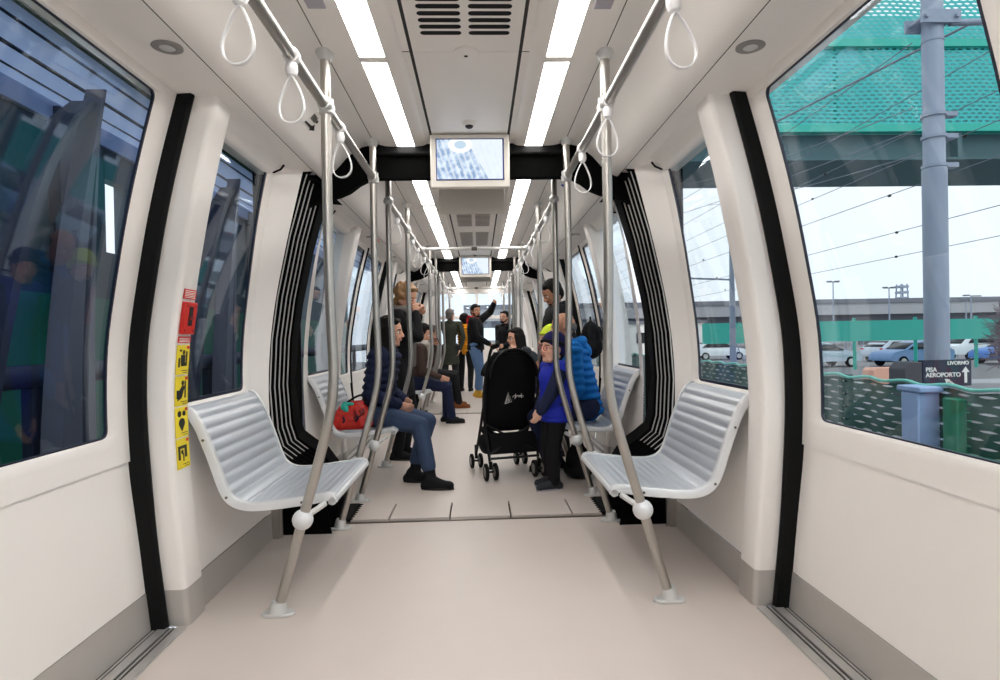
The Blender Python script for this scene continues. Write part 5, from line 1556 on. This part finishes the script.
# ------------------------------------------------------------------ red bag on the left bench
root = empty('handbag', (-.93, 4.43, .455), D(-82))
m = MB(); 
Q = [((0, -.11, .035), (0, .11, .035), .045), ((0, -.105, .07), (0, .105, .07), .046), ((0, -.09, .11), (0, .095, .11), .040), ((0, -.07, .15), (0, .085, .15), .032), ((.0, -.02, .185), (.0, .07, .19), .022), ((.03, -.08, .04), (.02, .0, .15), .028), ((.03, .07, .03), (.02, .03, .16), .026)]
for p_, q_, r_ in Q: cap(m, p_, q_, r_, r_, 12)
b_ = remesh('bag_body', m, .008, 'red', root, 2)
m = MB(); cap(m, (.020, -.055, .165), (.030, -.02, .13), .028, .018); cap(m, (.02, -.05, .19), (.02, .01, .185), .018, .012); remesh('lining', m, .006, 'teal', root, 1)
m = MB(); m.tube(spline([(0, -.09, .13), (.02, -.03, .20), (.02, .07, .25), (0, .10, .19)], 6), .008, 8); m.build('handle', 'black', root)
rnd = random.Random(2)
for i in range(5):
    m = MB(); yy_, zz_ = rnd.uniform(-.08, .08), rnd.uniform(.04, .11); m.tube([(.044, yy_, zz_), (.056, yy_ + .02, zz_ + .02), (.046, yy_ + .01, zz_ + .05)], .008, 8); m.build('patch', 'navy' if i % 2 else 'darkred', root)
tag(root, 'red cloth bag with teal patches on the left bench beside the woman in navy', 'bag')

# ------------------------------------------------------------------ pushchair
root = empty('pushchair', (.30, 4.62, 0), D(14))
M['frame_black'] = mat('pushchair_frame', (28, 28, 30), .35, metal=.6); M['fabric_black'] = mat('pushchair_fabric', (17, 17, 19), .85, spec=.15, bump=.2, bscale=80)
M['wheel_grey'] = mat('wheel_grey', (130, 128, 126), .5)
for s in (-1, 1):
    m = MB(); m.tube(spline([(s * .20, .02, .13), (s * .215, .10, .45), (s * .22, .02, .80), (s * .215, -.10, 1.0), (s * .205, -.17, 1.06)], 6), .012, 10); m.build('rear_tube', 'frame_black', root)
    m = MB(); m.tube(spline([(s * .215, .10, .62), (s * .21, .28, .36), (s * .20, .46, .15)], 6), .012, 10); m.build('front_tube', 'frame_black', root)
    m = MB(); cap(m, (s * .207, -.155, 1.045), (s * .198, -.25, 1.06), .019, .019, 14); m.build('handle_grip', 'black_rubber', root)
    for yy, r in ((.0, .068), (.48, .062)):
        m = MB(); m.tube([(s * .20, yy, .20 if yy else .15), (s * .20, yy, r + .02)], .014, 10); m.tube([(s * .20 - .05, yy, r), (s * .20 + .05, yy, r)], .009, 8); m.build('axle', 'frame_black', root)
        for q in (-1, 1):
            m = MB(); m.tube([(s * .20 + q * .026, yy, r), (s * .20 + q * .030, yy, r), (s * .20 + q * .046, yy, r), (s * .20 + q * .050, yy, r)], [r * .86, r, r, r * .86], 26); w_ = m.build('wheel', 'black_rubber', root)
            m = MB()
            for e in (-1, 1): m.tube([(s * .20 + q * .038 + e * .011, yy, r), (s * .20 + q * .038 + e * .0145, yy, r)], [r * .62, r * .5], 20)
            m.build('hub', 'wheel_grey', w_)
m = MB(); m.tube([(-.20, 0, .17), (.20, 0, .17)], .010, 8); m.tube([(-.20, .02, .20), (.20, .10, .42)], .009, 8); m.tube([(.20, .02, .20), (-.20, .10, .42)], .009, 8); m.build('cross_brace', 'frame_black', root)
# seat back panel facing the camera, curved
rows = []
for i in range(17):
    t = i / 16; z = .36 + .64 * t; w_ = .19 + .028 * math.sin(PI * min(1, t * 1.1)) - (.05 * max(0, t - .85) / .15)
    yb = .16 - .16 * t
    rows.append([(w_ * math.sin(a), yb - .06 * math.cos(a) + .05, z + (0 if t < .95 else .0)) for a in [(-PI / 2) + PI * q / 14 for q in range(15)]])
m = MB(); m.grid(rows); m.build('backrest_panel', 'fabric_black', root, solid=.014)
# canopy hood over the top
m = MB(); rows = []
for i in range(11):
    ph = PI * .50 * i / 10
    rows.append([(.20 * math.cos(PI * q / 16) * (1 - .12 * math.sin(ph)), .0 + .36 * math.sin(ph) * 1.0 - .02, .80 + .225 * math.sin(PI * q / 16) * math.cos(ph * .55) ** 1.0) for q in range(17)])
m.grid(rows)
for q in (0,): 
    pass
ho = m.build('hood', 'fabric_black', root, solid=.010)
m = MB()
for i in (0, 5, 10): m.tube([Vector(p) * 1.0 for p in rows[i]], .008, 8)
m.build('hood_bow', 'frame_black', ho)
m = MB(); rows2 = []
for i in range(9):
    t = i / 8; rows2.append([(.185 * math.sin(a), .14 + .24 * t, .36 - .10 * math.cos(a) + .06 * (1 - t)) for a in [(-PI / 2) + PI * q / 12 for q in range(13)]])
m.grid(rows2); m.build('seat_sling', 'fabric_black', root, solid=.012)
m = MB(); m.add([(-.19, .06, .36), (.19, .06, .36), (.18, .02, .20), (-.18, .02, .20), (-.18, .36, .20), (.18, .36, .20), (.19, .36, .30), (-.19, .36, .30)], [(0, 1, 2, 3), (3, 2, 5, 4), (4, 5, 6, 7), (0, 3, 4, 7), (1, 6, 5, 2)]); m.build('basket', 'fabric_black', root, solid=.008, smooth=False)
m = MB(); m.ell((-.19, .14, .27), (.07, .06, .09), 14, 10); m.ell((.05, .10, .27), (.12, .05, .06), 14, 10); remesh('stored_cloth', m, .01, 'black', root, 2)
# white scribbled emblem on the back
def yb_at(x_, z_): 
    t = (z_ - .36) / .64; w0 = .19 + .028 * math.sin(PI * min(1, t * 1.1)); a = math.asin(max(-1, min(1, x_ / w0))); return (.16 - .16 * t) - .06 * math.cos(a) + .05 - .010
lines = [[(-.050, .585), (-.028, .675), (.005, .600), (-.050, .585)], [(-.044, .60), (-.026, .655), (-.012, .603)], [(-.036, .592), (-.026, .632), (-.020, .600)],
         [(.010, .636), (.024, .652), (.036, .630), (.050, .650), (.066, .634), (.080, .650), (.104, .640)], [(.030, .622), (.036, .664)], [(.030, .644), (.070, .648), (.092, .630)], [(.084, .664), (.088, .626)]]
m = MB()
for ln in lines: m.tube([(px, yb_at(px, pz), pz) for px, pz in ln], .0026, 5)
m.build('emblem', 'white', root)
tag(root, 'black folding pushchair seen from behind with a white scribbled emblem on its back', 'pushchair')
# item: dark bag on the floor under the right bench
m = MB(); m.ell((0, 0, .13), (.10, .14, .13), 18, 12); m.ell((0, 0, .06), (.12, .16, .06), 18, 12); m.ell((.0, .02, .25), (.05, .06, .04), 12, 8)
o = remesh('floor_bag', m, .01, 'black', None, 2); o.location = (.80, 4.62, 0); tag(o, 'black bag on the floor under the right bench behind the boy', 'bag')
m = MB()
pts = spline([(0, 0, 0), (.02, -.01, .06), (.05, .0, .10), (.03, .01, .02), (.06, .0, -.03)], 6); m.tube(pts, .006, 8)
o = m.build('lime_cord', 'lime'); o.location = (.70, 4.52, .66); tag(o, 'lime green cord loop at the lap of the man in blue', 'cord')
